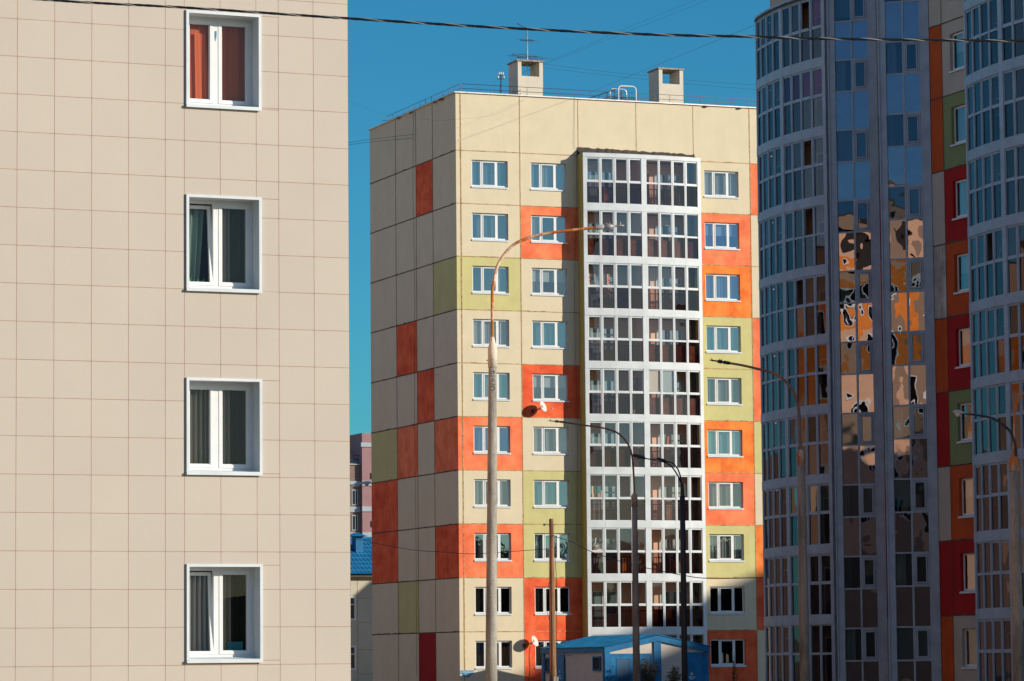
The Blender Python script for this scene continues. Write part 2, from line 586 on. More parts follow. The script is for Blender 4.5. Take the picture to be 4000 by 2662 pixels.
def wavy(mb, x0, x1, d, z0, z1, mat, folds=6, amp=0.03, seed=0, lean=0.0):
    rnd = random.Random(seed)
    n = max(4, folds * 6)
    ph = rnd.uniform(0, 6)
    prev = None
    for i in range(n + 1):
        f = i / n
        x = x0 + (x1 - x0) * f
        dd = d + amp * math.sin(ph + f * folds * 6.283) + amp * 0.5 * math.sin(ph * 2 + f * folds * 13.7)
        xb = x + lean * (0.3 + 0.7 * f)
        cur = ((x, dd, z1), (xb, dd, z0))
        if prev:
            mb.face([prev[0], cur[0], cur[1], prev[1]], mat, smooth=True)
        prev = cur

def ring(mb, x0, x1, z0, z1, d0, d1, w, mat):
    mb.box(x0, x1, d0, d1, z0, z0 + w, mat)
    mb.box(x0, x1, d0, d1, z1 - w, z1, mat)
    mb.box(x0, x0 + w, d0, d1, z0 + w, z1 - w, mat)
    mb.box(x1 - w, x1, d0, d1, z0 + w, z1 - w, mat)

def pane_quad(mb, x0, x1, d, z0, z1, mat, rnd, j=0.003):
    a, b, c = rnd.uniform(-j, j), rnd.uniform(-j, j), rnd.uniform(-j, j)
    mb.face([(x0, d + a, z0), (x1, d + b, z0), (x1, d + c, z1), (x0, d + a + c - b, z1)], mat)

def triple_window(parent, F, x0, x1, z0, z1, seed, kind, gmat='window_glass', split=(0.0, 0.285, 0.70, 1.0), dd=-0.13):
    """three-light window with sill, set back in its panel opening; kind names its curtains"""
    rnd = random.Random(seed)
    mb = MB(F)
    w = x1 - x0
    sill = 0.10
    zb = z0 + 0.07
    ring(mb, x0, x1, zb, z1, dd - 0.05, dd + 0.01, 0.055, 'white_plastic')
    cuts = [x0 + w * s for s in split]
    for c in cuts[1:-1]:
        mb.box(c - 0.045, c + 0.045, dd - 0.05, dd + 0.012, zb + 0.055, z1 - 0.055, 'white_plastic')
    panes = []
    for i in range(len(cuts) - 1):
        a = cuts[i] + (0.055 if i == 0 else 0.045)
        b = cuts[i + 1] - (0.055 if i == len(cuts) - 2 else 0.045)
        k = 0.05 if i == 1 else 0.018
        ring(mb, a, b, zb + 0.055, z1 - 0.055, dd - 0.04, dd + (0.03 if i == 1 else 0.004), k, 'white_plastic')
        panes.append((a + k, b - k, zb + 0.055 + k, z1 - 0.055 - k))
    fr = mb.build('window', parent)
    g = MB(F)
    if gmat == 'window_glass':
        gmat = rnd.choice(('window_glass', 'window_glass', 'blue_window_glass', 'grey_window_glass'))
    for i, (a, b, c, e) in enumerate(panes):
        pane_quad(g, a, b, dd - 0.01, c, e, gmat, rnd)
    g.build('pane', fr)
    s = MB(F)
    s.prism([(x0 - 0.03, dd + 0.005, z0 + 0.068), (x1 + 0.03, dd + 0.005, z0 + 0.068), (x1 + 0.03, 0.05, z0 + 0.02), (x0 - 0.03, 0.05, z0 + 0.02)],
            [(x0 - 0.03, dd + 0.005, z0 + 0.085), (x1 + 0.03, dd + 0.005, z0 + 0.085), (x1 + 0.03, 0.05, z0 + 0.04), (x0 - 0.03, 0.05, z0 + 0.04)], 'white_metal')
    s.box(x0 - 0.03, x1 + 0.03, 0.044, 0.053, z0 - 0.03, z0 + 0.02, 'white_metal')
    s.build('sill', fr)
    dc = dd - 0.16
    c = MB(F)
    if kind == 'sides':
        wavy(c, x0, x0 + w * 0.26, dc, z0, z1, 'white_curtain', 4, 0.025, seed)
        wavy(c, x1 - w * 0.22, x1, dc, z0, z1, 'white_curtain', 3, 0.025, seed + 1)
        wavy(c, x0, x1, dc - 0.06, z0, z1, 'sheer_curtain', 9, 0.02, seed + 2)
    elif kind == 'sheer':
        wavy(c, x0, x1, dc, z0, z1, 'sheer_curtain', 11, 0.025, seed)
        wavy(c, x0, x1, dc - 0.05, z0, z1, 'sheer_curtain', 7, 0.02, seed + 3)
    elif kind == 'left':
        wavy(c, x0, x0 + w * 0.36, dc, z0, z1, 'white_curtain', 5, 0.025, seed, -0.1)
    elif kind == 'right':
        wavy(c, x1 - w * 0.4, x1, dc, z0, z1, 'sheer_curtain', 5, 0.025, seed, 0.08)
    elif kind == 'blind':
        c.face([(x0, dc, z0 + 0.75), (x1, dc, z0 + 0.75), (x1, dc, z1), (x0, dc, z1)], 'white_curtain')
        wavy(c, x0, x0 + w * 0.25, dc - 0.05, z0, z1, 'sheer_curtain', 3, 0.02, seed)
    elif kind == 'teal':
        wavy(c, x0, x0 + w * 0.3, dc, z0, z1, 'teal_curtain', 4, 0.025, seed)
        wavy(c, x1 - w * 0.3, x1, dc, z0, z1, 'teal_curtain', 4, 0.025, seed + 1)
        wavy(c, x0, x1, dc - 0.07, z0, z1, 'sheer_curtain', 9, 0.02, seed + 2)
    elif kind == 'dark':
        wavy(c, x0, x0 + w * 0.3, dc, z0, z1, 'grey_curtain', 4, 0.025, seed)
        wavy(c, x0, x1, dc - 0.2, z0, z1, 'dark_curtain', 8, 0.03, seed + 1)
    elif kind == 'plain':
        wavy(c, x0, x1, dc - 0.12, z0, z1, 'grey_curtain', 8, 0.015, seed)
    if c.f:
        c.build('curtain', fr)
    return fr

# ------------------------------------------------------------------ curved glazed bay
def bay(parent, F, xa, xb, dend, dmid, floors, ztop, zbot, back, fm, style, special={}):
    """bow-fronted stack of glazed balconies. floors: joint heights from top to bottom"""
    xm = (xa + xb) / 2; half = (xb - xa) / 2
    sag = dmid - dend
    Rr = (half * half + sag * sag) / (2 * sag)
    def dep(x):
        return dmid - Rr + math.sqrt(Rr * Rr - (x - xm) ** 2)
    endw = 0.20; colw = 0.30; pw = 0.12
    inner = (xb - xa - 2 * endw - colw) / 2
    pane = (inner - 3 * pw) / 4
    xs = []                                    # (x0,x1,type)
    x = xa
    xs.append((x, x + endw, 'end')); x += endw
    for h in range(2):
        for k in range(4):
            xs.append((x, x + pane, 'pane')); x += pane
            if k < 3:
                xs.append((x, x + pw, 'post')); x += pw
        if h == 0:
            xs.append((x, x + colw, 'col')); x += colw
    xs.append((x, xb, 'end'))
    for fi in range(len(floors)):
        ztp = floors[fi - 1] if fi > 0 else ztop + 0.2
        zl = floors[fi]
        z0 = zl + 0.17; z1 = ztp - 0.2
        if z1 < zbot: break
        zt = z0 + (1.13 if style == 'A' else 1.22)
        th = 0.08
        rnd = random.Random(fi * 31 + int(xa * 10))
        mb = MB(F)
        up = MB(F); lowg = MB(F)
        for gi, (a, b, t) in enumerate(xs):
            pa = (a, dep(a)); pb = (b, dep(b))
            # edge band below this storey (its own metal cladding, in lengths)
            jt = rnd.uniform(0, 0.006)
            mb.seg(pa, pb, -0.10, 0.055 + jt, zl - 0.20, zl + 0.17, fm)
            if fi == 0:
                mb.seg(pa, pb, -0.10, 0.055 + jt, z1, z1 + 0.22, fm)
            if t == 'pane':
                mb.seg(pa, pb, -0.05, 0.02, zt, zt + th, fm)
                mb.seg(pa, pb, -0.05, 0.015, z1 - 0.035, z1, fm)
                mb.seg(pa, pb, -0.05, 0.015, z0, z0 + 0.03, fm)
                op = special.get((fi, gi))
                gm, gl = style_glass(style, rnd, fi, gi)
                t2 = Vector(pb) - Vector(pa)
                w = 0.045 if (rnd.random() < 0.7) else 0.015
                q0 = Vector(pa); tt = t2.normalized(); L = t2.length
                for s0, s1 in ((0, w), (L - w, L)):
                    mb.seg(q0 + tt * s0, q0 + tt * s1, -0.035, 0.01, zt + th, z1 - 0.035, fm)
                mb.seg(q0 + tt * w, q0 + tt * (L - w), -0.035, 0.01, zt + th, zt + th + w, fm)
                mb.seg(q0 + tt * w, q0 + tt * (L - w), -0.035, 0.01, z1 - 0.035 - w, z1 - 0.035, fm)
                j = 0.006
                c0, c1, c2 = (rnd.uniform(-j, j) for _ in range(3))
                if op != 'open':
                    up.face([(pa[0], pa[1] - 0.015 + c0, zt + th), (pb[0], pb[1] - 0.015 + c1, zt + th), (pb[0], pb[1] - 0.015 + c2, z1), (pa[0], pa[1] - 0.015 + c0 + c2 - c1, z1)], gm)
                if style == 'R' and op == 'split':
                    mb.seg(pa, pb, -0.03, 0.015, (zt + z1) / 2, (zt + z1) / 2 + 0.05, fm)
                c0, c1, c2 = (rnd.uniform(-j, j) for _ in range(3))
                lowg.face([(pa[0], pa[1] - 0.015 + c0, z0), (pb[0], pb[1] - 0.015 + c1, z0), (pb[0], pb[1] - 0.015 + c2, zt), (pa[0], pa[1] - 0.015 + c0 + c2 - c1, zt)], gl)
            elif t == 'post':
                mid = (Vector(pa) + Vector(pb)) / 2
                tt = (Vector(pb) - Vector(pa)).normalized()
                mb.seg(pa, mid - tt * 0.008, -0.07, 0.03, z0, z1, fm)
                mb.seg(mid + tt * 0.008, pb, -0.07, 0.03, z0, z1, fm)
                mb.seg(mid - tt * 0.01, mid + tt * 0.01, -0.06, 0.015, z0, z1, 'dark_rail')
            else:
                mb.seg(pa, pb, -0.10, 0.045, z0, z1, fm)
        # returns to the wall
        for xx, sg in ((xa, 1), (xb, -1)):
            mb.box(min(xx, xx + sg * 0.06), max(xx, xx + sg * 0.06), 0.0, dend - 0.11, zl - 0.2, z1 + (0.2 if fi == 0 else 0.0), 'olive_panel' if style == 'A' else 'grey_metal')
        bal = mb.build('balcony', parent)
        if up.f: up.build('upper_glazing', bal)
        if lowg.f: lowg.build('lower_glazing', bal)
        # slab, partitions, back wall with door and window
        sl = MB(F)
        arc = [(xx, dep(xx) - 0.12) for xx in [xa + 0.07 + (xb - xa - 0.14) * i / 8 for i in range(9)]]
        base = [(xa + 0.07, back)] + arc + [(xb - 0.07, back)]
        sl.prism([(p[0], p[1], zl - 0.16) for p in base], [(p[0], p[1], zl) for p in base], 'pale_slab')
        if fi == 0:
            sl.prism([(p[0], p[1], z1 + 0.05) for p in base], [(p[0], p[1], z1 + 0.18) for p in base], 'pale_slab')
        sl.build('floor_slab', bal)
        bw = MB(F)
        wm = 'interior_cream' if (style == 'A') else 'interior_wall'
        zc = z1 + 0.0
        bw.box(xm - 0.06, xm + 0.06, back, dep(xm) - 0.11, zl, zc, wm)
        for h in range(2):
            x0 = xa + 0.07 if h == 0 else xm + 0.06
            x1 = xm - 0.06 if h == 0 else xb - 0.07
            bw.box(x0, x0 + 0.02, back + 0.001, 0.0, zl + 0.001, zc - 0.001, wm)
            dx = x0 + (0.68 if h == 0 else 1.22)
            bw.face([(x0, back, zl), (x1, back, zl), (x1, back, zc), (x0, back, zc)], wm)
            # door + window unit
            for a, b, c, e in ((dx, dx + 0.68, zl + 0.15, zl + 2.12), (dx + 0.72, dx + 1.5, zl + 0.85, zl + 2.12)):
                ring(bw, a, b, c, e, back + 0.005, back + 0.06, 0.07, 'white_plastic')
                if rnd.random() < 0.6:
                    zz = c + (e - c) * 0.66
                    bw.box(a + 0.07, b - 0.07, back + 0.004, back + 0.055, zz, zz + 0.08, 'white_plastic')
                bw.face([(a + 0.07, back + 0.02, c + 0.07), (b - 0.07, back + 0.02, c + 0.07), (b - 0.07, back + 0.02, e - 0.07), (a + 0.07, back + 0.02, e - 0.07)], 'room_glass')
        bw.build('back_wall', bal)
        for h in range(2):
            lm = LINING.get((fi, h)) if style == 'A' else None
            if lm:
                seq = [(xx, dep(xx) - 0.17) for xx in [(xa + 0.10 if h == 0 else xm + 0.10) + (half - 0.22) * i / 8 for i in range(9)]]
                lb = MB(F)
                for i in range(8):
                    lb.seg(seq[i], seq[i + 1], -0.02, 0.0, zl + 0.05, zl + 1.12, lm)
                lb.build('lining_board', bal)
        rl = MB(F)
        if rnd.random() < (0.9 if style == 'A' else 0.5):
            for h in range(2):
                seq = [(xx, dep(xx) - 0.2) for xx in [(xa + 0.12 if h == 0 else xm + 0.12) + (half - 0.24) * i / 22 for i in range(23)]]
                rl.tube([(p[0], p[1], zl + 1.05) for p in seq], 0.022, 'dark_rail', 5)
                rl.tube([(p[0], p[1], zl + 0.22) for p in seq], 0.015, 'dark_rail', 4)
                for p in seq:
                    rl.tube([(p[0], p[1], zl), (p[0], p[1], zl + 1.05)], 0.010, 'dark_rail', 4)
            rl.build('railing', bal)
    return dep, xs

LINING = {(1, 0): 'osb_board', (1, 1): 'grey_board', (4, 1): 'grey_board', (5, 0): 'dark_lining', (8, 1): 'dark_lining', (3, 1): 'osb_board'}
simple('dark_lining', (0.14, 0.07, 0.05), 0.8, 0, 0.4, 3)

def mirror_room():
    mt, n, out = newmat('room_glass')
    d = n.nodes.new('ShaderNodeBsdfDiffuse'); d.inputs[0].default_value = (0.20, 0.33, 0.37, 1)
    g = n.nodes.new('ShaderNodeBsdfGlossy'); g.inputs['Roughness'].default_value = 0.02
    x = n.nodes.new('ShaderNodeMixShader'); x.inputs[0].default_value = 0.4
    n.links.new(d.outputs[0], x.inputs[1]); n.links.new(g.outputs[0], x.inputs[2]); n.links.new(x.outputs[0], out.inputs[0])
mirror_room()

def style_glass(style, rnd, fi, gi):
    if style == 'A':
        return ('clear_glass' if rnd.random() < 0.72 else 'silvery_glass'), ('tinted_glass' if rnd.random() < 0.75 else 'dim_tinted_glass')
    if style == 'R1':
        pass
    first = gi > 8
    if style == 'R1':
        if fi == 1 and first: return 'purple_film_glass', 'bay_glass'
        if fi == 0 and gi >= 15: return 'purple_film_glass', 'bay_tinted_glass'
        if fi == 7 and first: return 'green_film_glass', 'bay_tinted_glass'
    return ('bay_glass' if rnd.random() < 0.75 else 'bay_tinted_glass'), ('bay_tinted_glass' if rnd.random() < 0.6 else 'bay_glass')

# ================================================================== ground
g = MB()
g.face([(-3000, -3000, 0), (3000, -3000, 0), (3000, 3000, 0), (-3000, 3000, 0)], 'asphalt')
gr = g.build('ground', None, False)
gr['kind'] = 'structure'; gr['label'] = 'dusty grey yard between the apartment blocks'; gr['category'] = 'ground'

hl = MB()  # unseen ridge, added so the near panes don't mirror the bright horizon
rnd = random.Random(77)
NH = 90
prev = None
for i in range(NH + 1):
    an_ = math.radians(150 + 240 * i / NH)
    H = 42 + 10 * math.sin(i * 0.7) + 6 * math.sin(i * 1.9) + rnd.uniform(-2, 2)
    c_, s_ = math.cos(an_), math.sin(an_)
    cur = [(1350 * c_, 1350 * s_ - 100, -0.5), (1500 * c_, 1500 * s_ - 100, H), (1700 * c_, 1700 * s_ - 100, H * 0.9), (1950 * c_, 1950 * s_ - 100, -0.5)]
    if prev:
        for k in range(3):
            hl.face([prev[k], cur[k], cur[k + 1], prev[k + 1]], 'ridge_green')
    prev = cur
ho = hl.build('added_ridge', None, False)
ho['kind'] = 'structure'; ho['label'] = 'unseen dark ridge added behind the viewpoint to cut the bright horizon from reflections'; ho['category'] = 'added_ridge'

# ================================================================== main building
FA = Frm((0, 0, 0), (1, 0, 0), (0, -1, 0))         # sunlit front
FB = Frm((0, 0, 0), (0, 1, 0), (-1, 0, 0))         # shaded end wall: x is depth v
MAIN = thing('apartment_building', (8, 8, 0), 'cream ten storey panel block with orange and green squares and a bowed white balcony stack', 'building')
C, O, D_, P_, G = 'cream_panel', 'orange_panel', 'deep_orange_panel', 'patchy_orange_panel', 'green_panel'
colsA = {1: [C, C, G, C, C, O, C, O, C, C], 2: [C, O, C, C, D_, C, G, G, D_, D_],
         5: [C, O, P_, G, G, P_, O, G, C, D_], 6: [O, C, C, O, O, G, C, P_, D_, C]}
XA = [0.0, 0.26, 3.60, 6.94, 13.64, 16.98, 20.32]
win_u = {1: (0.87, 2.91), 2: (4.21, 6.23), 5: (14.25, 16.29)}
Z_ROOF = 29.83 + ZC
wall = MB(FA)
zb = [jz(0)] + [jz(i) for i in range(1, 10)] + [jz(10)]
# attic storey
for i in range(6):
    panel(wall, XA[i], XA[i + 1], jz(0), Z_ROOF, C)
panel(wall, 20.32, 24, 0.0, Z_ROOF, C)
for f in range(10):
    z1, z0 = zb[f], zb[f + 1]
    panel(wall, XA[0], XA[1], z0, z1, colsA[1][f])
    for c in (1, 2, 5):
        a, b = win_u[c]
        panel(wall, XA[c if c < 5 else 4], XA[c + 1 if c < 5 else 5], z0, z1, colsA[c][f], (a, b, z1 - 1.93, z1 - 0.47), 0.19)
    panel(wall, XA[5], XA[6], z0, z1, colsA[6][f])
panel(wall, 0, 6.94, 0, jz(10), 'brown_panel')
panel(wall, 13.64, 20.32, 0, jz(10), 'brown_panel')
for i in range(0, 11):
    joint_h(wall, 0.0, 6.94, jz(i), 'joint_sealant', 0.03, 1)
    joint_h(wall, 13.64, 20.3, jz(i), 'joint_sealant', 0.03, 2)
for x in (0.26, 3.60):
    joint_v(wall, x, jz(10), Z_ROOF - 0.02, 'joint_sealant', 0.045 if x < 1 else 0.03, 3)
for x in (6.94, 10.3, 13.64):
    joint_v(wall, x, jz(0) + 0.25, Z_ROOF - 0.02, 'joint_sealant', 0.018, 4)
joint_v(wall, 16.98, jz(10), Z_ROOF - 0.02, 'joint_sealant', 0.03, 5)
# end wall
wall.frm = FB
VB = [0.0, 3.59, 6.24, 9.56, 13.94]
rB = {(0, 1): D_, (2, 0): G, (3, 2): D_, (4, 1): D_, (5, 3): G, (5, 2): O, (5, 0): O, (6, 3): D_, (7, 3): D_, (7, 0): D_, (8, 2): G, (9, 1): 'red_panel'}
for k in range(4):
    panel(wall, VB[k], VB[k + 1], jz(0), Z_ROOF, C)
    for f in range(10):
        panel(wall, VB[k], VB[k + 1], zb[f + 1], zb[f], rB.get((f, k), C))
panel(wall, 0, 13.94, 0, jz(10), 'brown_panel')
for i in range(0, 11):
    joint_h(wall, 0.03, 13.94, jz(i), 'dark_joint', 0.045, 6)
for x in VB[1:-1]:
    joint_v(wall, x, jz(10), Z_ROOF - 0.02, 'dark_joint', 0.035, 7)
# back, far end, soffits, inner wall and floor slabs
wall.frm = WORLD
wall.face([(0, 13.94, 0), (24, 13.94, 0), (24, 13.94, Z_ROOF), (0, 13.94, Z_ROOF)], C)
wall.face([(24, 0, 0), (24, 13.94, 0), (24, 13.94, Z_ROOF), (24, 0, Z_ROOF)], C)
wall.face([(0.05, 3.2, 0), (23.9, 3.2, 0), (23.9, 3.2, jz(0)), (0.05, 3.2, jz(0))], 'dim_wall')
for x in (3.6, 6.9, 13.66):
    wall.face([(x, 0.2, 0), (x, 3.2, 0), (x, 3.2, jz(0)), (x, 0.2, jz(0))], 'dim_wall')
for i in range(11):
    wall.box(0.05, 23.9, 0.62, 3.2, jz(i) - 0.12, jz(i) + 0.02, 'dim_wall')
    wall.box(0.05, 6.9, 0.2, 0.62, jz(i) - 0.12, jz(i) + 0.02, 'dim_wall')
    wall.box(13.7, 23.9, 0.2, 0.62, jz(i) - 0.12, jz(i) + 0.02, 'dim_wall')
wall.build('wall', MAIN, False)

kinds = {
 1: ['teal', 'plain', 'right', 'sides', 'teal', 'plain', 'sheer', 'plain', 'dark', 'dark'],
 2: ['sheer', 'left', 'blind', 'plain', 'blind', 'sides', 'plain', 'sides', 'dark', 'dark'],
 5: ['sides', 'blind', 'sheer', 'teal', 'teal', 'sides', 'plain', 'sheer', 'none', 'none']}
for c in (1, 2, 5):
    for f in range(10):
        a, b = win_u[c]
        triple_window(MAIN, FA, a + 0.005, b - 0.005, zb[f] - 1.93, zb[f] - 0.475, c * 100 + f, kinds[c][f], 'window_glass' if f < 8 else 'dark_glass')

floorsA = [jz(i) for i in range(1, 10)] + [jz(10)]
depA, xsA = bay(MAIN, FA, 6.88, 13.68, 0.76, 0.98, floorsA, jz(0) - 0.16, 0.2, -0.55, 'white_metal', 'A')
# ragged felt over the bay
fl = MB(FA)
rnd = random.Random(3)
n = 40
pts = []
for i in range(n + 1):
    x = 6.86 + 6.84 * i / n
    pts.append((x, depA(min(max(x, 6.89), 13.67)) + 0.06, jz(0) - 0.13 + 0.0, jz(0) + 0.34 + rnd.uniform(-0.035, 0.04) - 0.12 * (i / n)))
for i in range(n):
    a, b = pts[i], pts[i + 1]
    fl.face([(a[0], 0.02, a[3] + 0.12), (b[0], 0.02, b[3] + 0.12), (b[0], 0.035, jz(0) - 0.1), (a[0], 0.035, jz(0) - 0.1)], 'roofing_felt')
    fl.face([(a[0], 0.02, a[3]), (b[0], 0.02, b[3]), (b[0], b[1] - 0.05, jz(0) - 0.125), (a[0], a[1] - 0.05, jz(0) - 0.125)], 'roofing_felt')
fl.build('canopy_felt', MAIN, False)

# roof, parapet, chimneys, rails
rf = MB()
rf.box(0.1, 23.9, 0.1, 13.84, Z_ROOF - 0.5, Z_ROOF - 0.35, 'roofing_felt')
roof = rf.build('roof', MAIN)
pp = MB()
for x0, x1, y0, y1 in ((-0.10, 24.1, -0.10, 0.22), (-0.10, 0.22, 0.22, 14.05), (0.22, 24.1, 13.75, 14.05)):
    pp.box(x0, x1, y0, y1, Z_ROOF - 0.01, Z_ROOF + 0.05, 'parapet_metal')
rnd = random.Random(8)
for k in range(5):
    y = rnd.uniform(1, 9)
    pp.box(-0.13, -0.1, y, y + 0.25, Z_ROOF - 0.12, Z_ROOF - 0.02, 'dark_joint')
for u in (14.3, 16.3):
    pp.box(u, u + 0.18, -0.12, -0.02, Z_ROOF - 0.09, Z_ROOF - 0.015, 'dark_joint')
pp.build('parapet_cap', roof)
def chimney(u0, v0):
    c = MB()
    w, dp, th = 1.44, 1.38, 0.21
    zt = 31.97 + ZC + 0.0
    zo = 31.18 + ZC
    c.box(u0, u0 + w, v0, v0 + dp, Z_ROOF - 0.4, zo, 'chimney_plaster')
    c.box(u0, u0 + th, v0, v0 + dp, zo, zt, 'chimney_plaster')
    c.box(u0 + w - th, u0 + w, v0, v0 + dp, zo, zt, 'chimney_plaster')
    c.box(u0 - 0.06, u0 + w + 0.06, v0 - 0.06, v0 + dp + 0.06, zt + 0.0, zt + 0.08, 'slab_concrete')
    c.build('chimney', roof)
chimney(4.12, 1.5)
chimney(12.33, 1.5)
rl = MB()
def rail(a, b, h=0.50):
    a = Vector(a); b = Vector(b)
    n = max(1, round((b - a).length / 0.93))
    for k in (0.5, 1.0):
        rl.tube([a + Vector((0, 0, h * k)), b + Vector((0, 0, h * k))], 0.014, 'rail_brown', 4)
    for i in range(n + 1):
        p = a + (b - a) * i / n
        rl.tube([p - Vector((0, 0, 0.3)), p + Vector((0, 0, h))], 0.014, 'rail_brown', 4)
zr = Z_ROOF + 0.06
rail((0.55, 0.45, zr), (23.5, 0.45, zr))
rail((0.45, 0.45, zr), (0.45, 12.2, zr))
rail((0.55, 13.3, zr), (23.5, 13.3, zr), 0.45)
rl.tube([(7.81, 0.9, zr + 0.1), (9.85, 0.9, zr + 0.85)], 0.022, 'dark_rail', 4)
rl.tube([(8.3, 0.9, zr + 0.02), (9.85, 0.9, zr + 0.5)], 0.022, 'dark_rail', 4)
for t in (0.1, 0.35, 0.6, 0.8, 1.0):
    x = 7.81 + 2.04 * t
    rl.tube([(x, 0.9, zr - 0.3), (x, 0.9, zr + 0.1 + 0.75 * t)], 0.016, 'dark_rail', 4)
rl.tube([(3.0, 1.0, zr - 0.05), (4.1, 1.0, zr + 0.45)], 0.016, 'dark_rail', 4)
rl.tube([(2.8, 1.0, zr - 0.25), (4.1, 1.0, zr + 0.25)], 0.016, 'dark_rail', 4)
rl.build('railing', roof)
hp = MB()
def hoop(xl, xr, v, zb_, zt_, mat, r):
    P = [(xl, v, zb_ - 0.3)]
    k = 0.2
    for i in range(7):
        a = math.pi - math.pi / 2 * i / 6
        P.append((xl + k + k * math.cos(a), v, zt_ - k + k * math.sin(a)))
    for i in range(7):
        a = math.pi / 2 - math.pi / 2 * i / 6
        P.append((xr - k + k * math.cos(a), v, zt_ - k + k * math.sin(a)))
    P.append((xr, v, zb_ - 0.3))
    hp.tube(P, r, mat, 8)
hoop(9.12, 10.08, 0.75, zr, zr + 0.72, 'galvanised', 0.04)
hoop(9.42, 10.44, 0.30, zr, zr + 0.82, 'white_metal', 0.045)
for z in (0.05, 0.12, 0.19):
    hp.tube([(9.12, 0.75, zr + z), (9.42, 0.3, zr + z), (10.44, 0.3, zr + z)], 0.02, 'dark_rail', 4)
hp.build('ladder_hoop', roof)

# ------------------------------------------------------------------ things on the main building
an = thing('tv_antenna', (4.95, 2.2, Z_ROOF), 'tall rooftop aerial mast with two tiers of thin rods above the left chimney', 'antenna')
a = MB()
AX, AY = 4.95, 2.2
a.tube([(AX, AY, Z_ROOF - 0.35), (AX, AY, 33.95 + ZC)], 0.032, 'galvanised', 8)
a.build('mast', an)
a = MB()
def yagi(z, boom, yaw, els, fold):
    dx, dy = math.cos(yaw), math.sin(yaw)
    a.tube([(AX - dx * boom / 2, AY - dy * boom / 2, z + 0.06), (AX + dx * boom / 2, AY + dy * boom / 2, z - 0.06)], 0.014, 'dark_rail', 4)
    for t, L in els:
        cx, cy = AX + dx * boom * t, AY + dy * boom * t
        px, py = -dy * L / 2, dx * L / 2
        zz = z - 0.12 * t
        a.tube([(cx - px, cy - py, zz), (cx + px, cy + py, zz)], 0.009, 'dark_rail', 4)
    px, py = -dy * fold / 2, dx * fold / 2
    loop = []
    for s, dz in ((1, 0.05), (-1, 0.05), (-1, -0.05), (1, -0.05), (1, 0.05)):
        loop.append((AX + px * s, AY + py * s, z + dz))
    a.tube(loop, 0.009, 'dark_rail', 4)
yagi(32.35 + ZC, 1.5, R_(-62), [(-0.5, 1.7), (-0.3, 1.9), (-0.1, 2.1), (0.25, 2.4), (0.5, 2.6)], 2.5)
yagi(33.25 + ZC, 0.9, R_(-55), [(-0.5, 0.9), (-0.2, 0.9), (0.2, 1.0), (0.5, 1.1)], 0.8)
a.tube([(AX, AY, 33.9 + ZC), (AX - 0.62, AY - 0.1, 34.12 + ZC)], 0.02, 'dark_rail', 4)
a.build('aerial_rods', an)

ins = thing('insulator_mast', (2.94, 1.0, Z_ROOF), 'short dark roof mast carrying five white insulators', 'mast')
a = MB()
a.tube([(2.94, 1.0, Z_ROOF - 0.35), (2.96, 1.0, 32.78)], 0.028, 'black_paint', 6)
a.tube([(2.76, 1.0, 32.55), (3.14, 1.0, 32.57)], 0.022, 'black_paint', 5)
a.tube([(2.84, 1.0, 32.75), (3.08, 1.0, 32.77)], 0.02, 'black_paint', 5)
a.tube([(2.94, 1.0, 32.4), (2.82, 1.0, Z_ROOF)], 0.01, 'black_paint', 4)
a.build('mast', ins)
for x, z in ((2.79, 32.60), (3.11, 32.62), (2.85, 32.80), (2.96, 32.82), (3.07, 32.81)):
    b = MB()
    b.lathe((x, 1.0, z - 0.03), (0, 0, 1), [(0, 0.03), (0.03, 0.052), (0.07, 0.04), (0.09, 0.05), (0.13, 0.035), (0.15, 0.015)], 'dish_white', 10)
    b.build('insulator', ins)

def dish(u, v, z, label, logo):
    t = thing('satellite_dish', (u - 0.45, 0, z), label, 'satellite dish', 'satellite dishes on the sunlit facade')
    aim = Vector((0.60, -0.72, 0.35)).normalized()
    b = MB()
    b.lathe((u, v, z), aim, [(-0.085, 0.02), (-0.07, 0.12), (-0.035, 0.22), (0.0, 0.295), (0.006, 0.302), (-0.012, 0.295), (-0.05, 0.215), (-0.078, 0.12), (-0.092, 0.03)], 'dish_white', 28)
    dsh = b.build('reflector', t)
    right = aim.cross(Vector((0, 0, 1))).normalized()
    upv = right.cross(aim)
    c0 = Vector((u, v, z)) + aim * (-0.058)
    b = MB()
    rnd = random.Random(5)
    for k in range(9):
        an_ = rnd.uniform(0, 6.3); rr = rnd.uniform(0.0, 0.075)
        p = c0 + right * math.cos(an_) * rr + upv * (math.sin(an_) * rr + 0.03)
        s = rnd.uniform(0.015, 0.035)
        col = 'black_paint' if k % 2 else 'red_cloth'
        b.face([p + (right * math.cos(q) + upv * math.sin(q)) * s for q in (0, 1.2, 2.4, 3.6, 4.8)], col, raw=True)
    b.build('logo', dsh, False)
    arm = Vector((u, v, z)) + aim * 0.42 - upv * 0.28
    b = MB()
    low = Vector((u, v, z)) - upv * 0.29
    b.tube([low, low + aim * 0.1 - upv * 0.04, arm], 0.010, 'galvanised', 5, True)
    b.lathe(arm, -aim + upv * 0.5, [(-0.06, 0.02), (-0.02, 0.03), (0.04, 0.032), (0.06, 0.02)], 'dish_white', 10)
    b.build('feed_arm', t)
    b = MB()
    back = Vector((u, v, z)) - aim * 0.09
    b.tube([back, back + Vector((-0.12, 0.1, -0.08)), Vector((u - 0.42, 0.0, z - 0.22))], 0.022, 'dark_rail', 6, True)
    b.tube([back + Vector((-0.1, 0.08, -0.03)), back + Vector((-0.14, 0.1, -0.14))], 0.05, 'galvanised', 6, True)
    b.face([(u - 0.50, -0.012, z - 0.32), (u - 0.34, -0.012, z - 0.32), (u - 0.34, -0.012, z - 0.12), (u - 0.50, -0.012, z - 0.12)], 'dark_rail', raw=True)
    b.build('bracket', t)
    return t
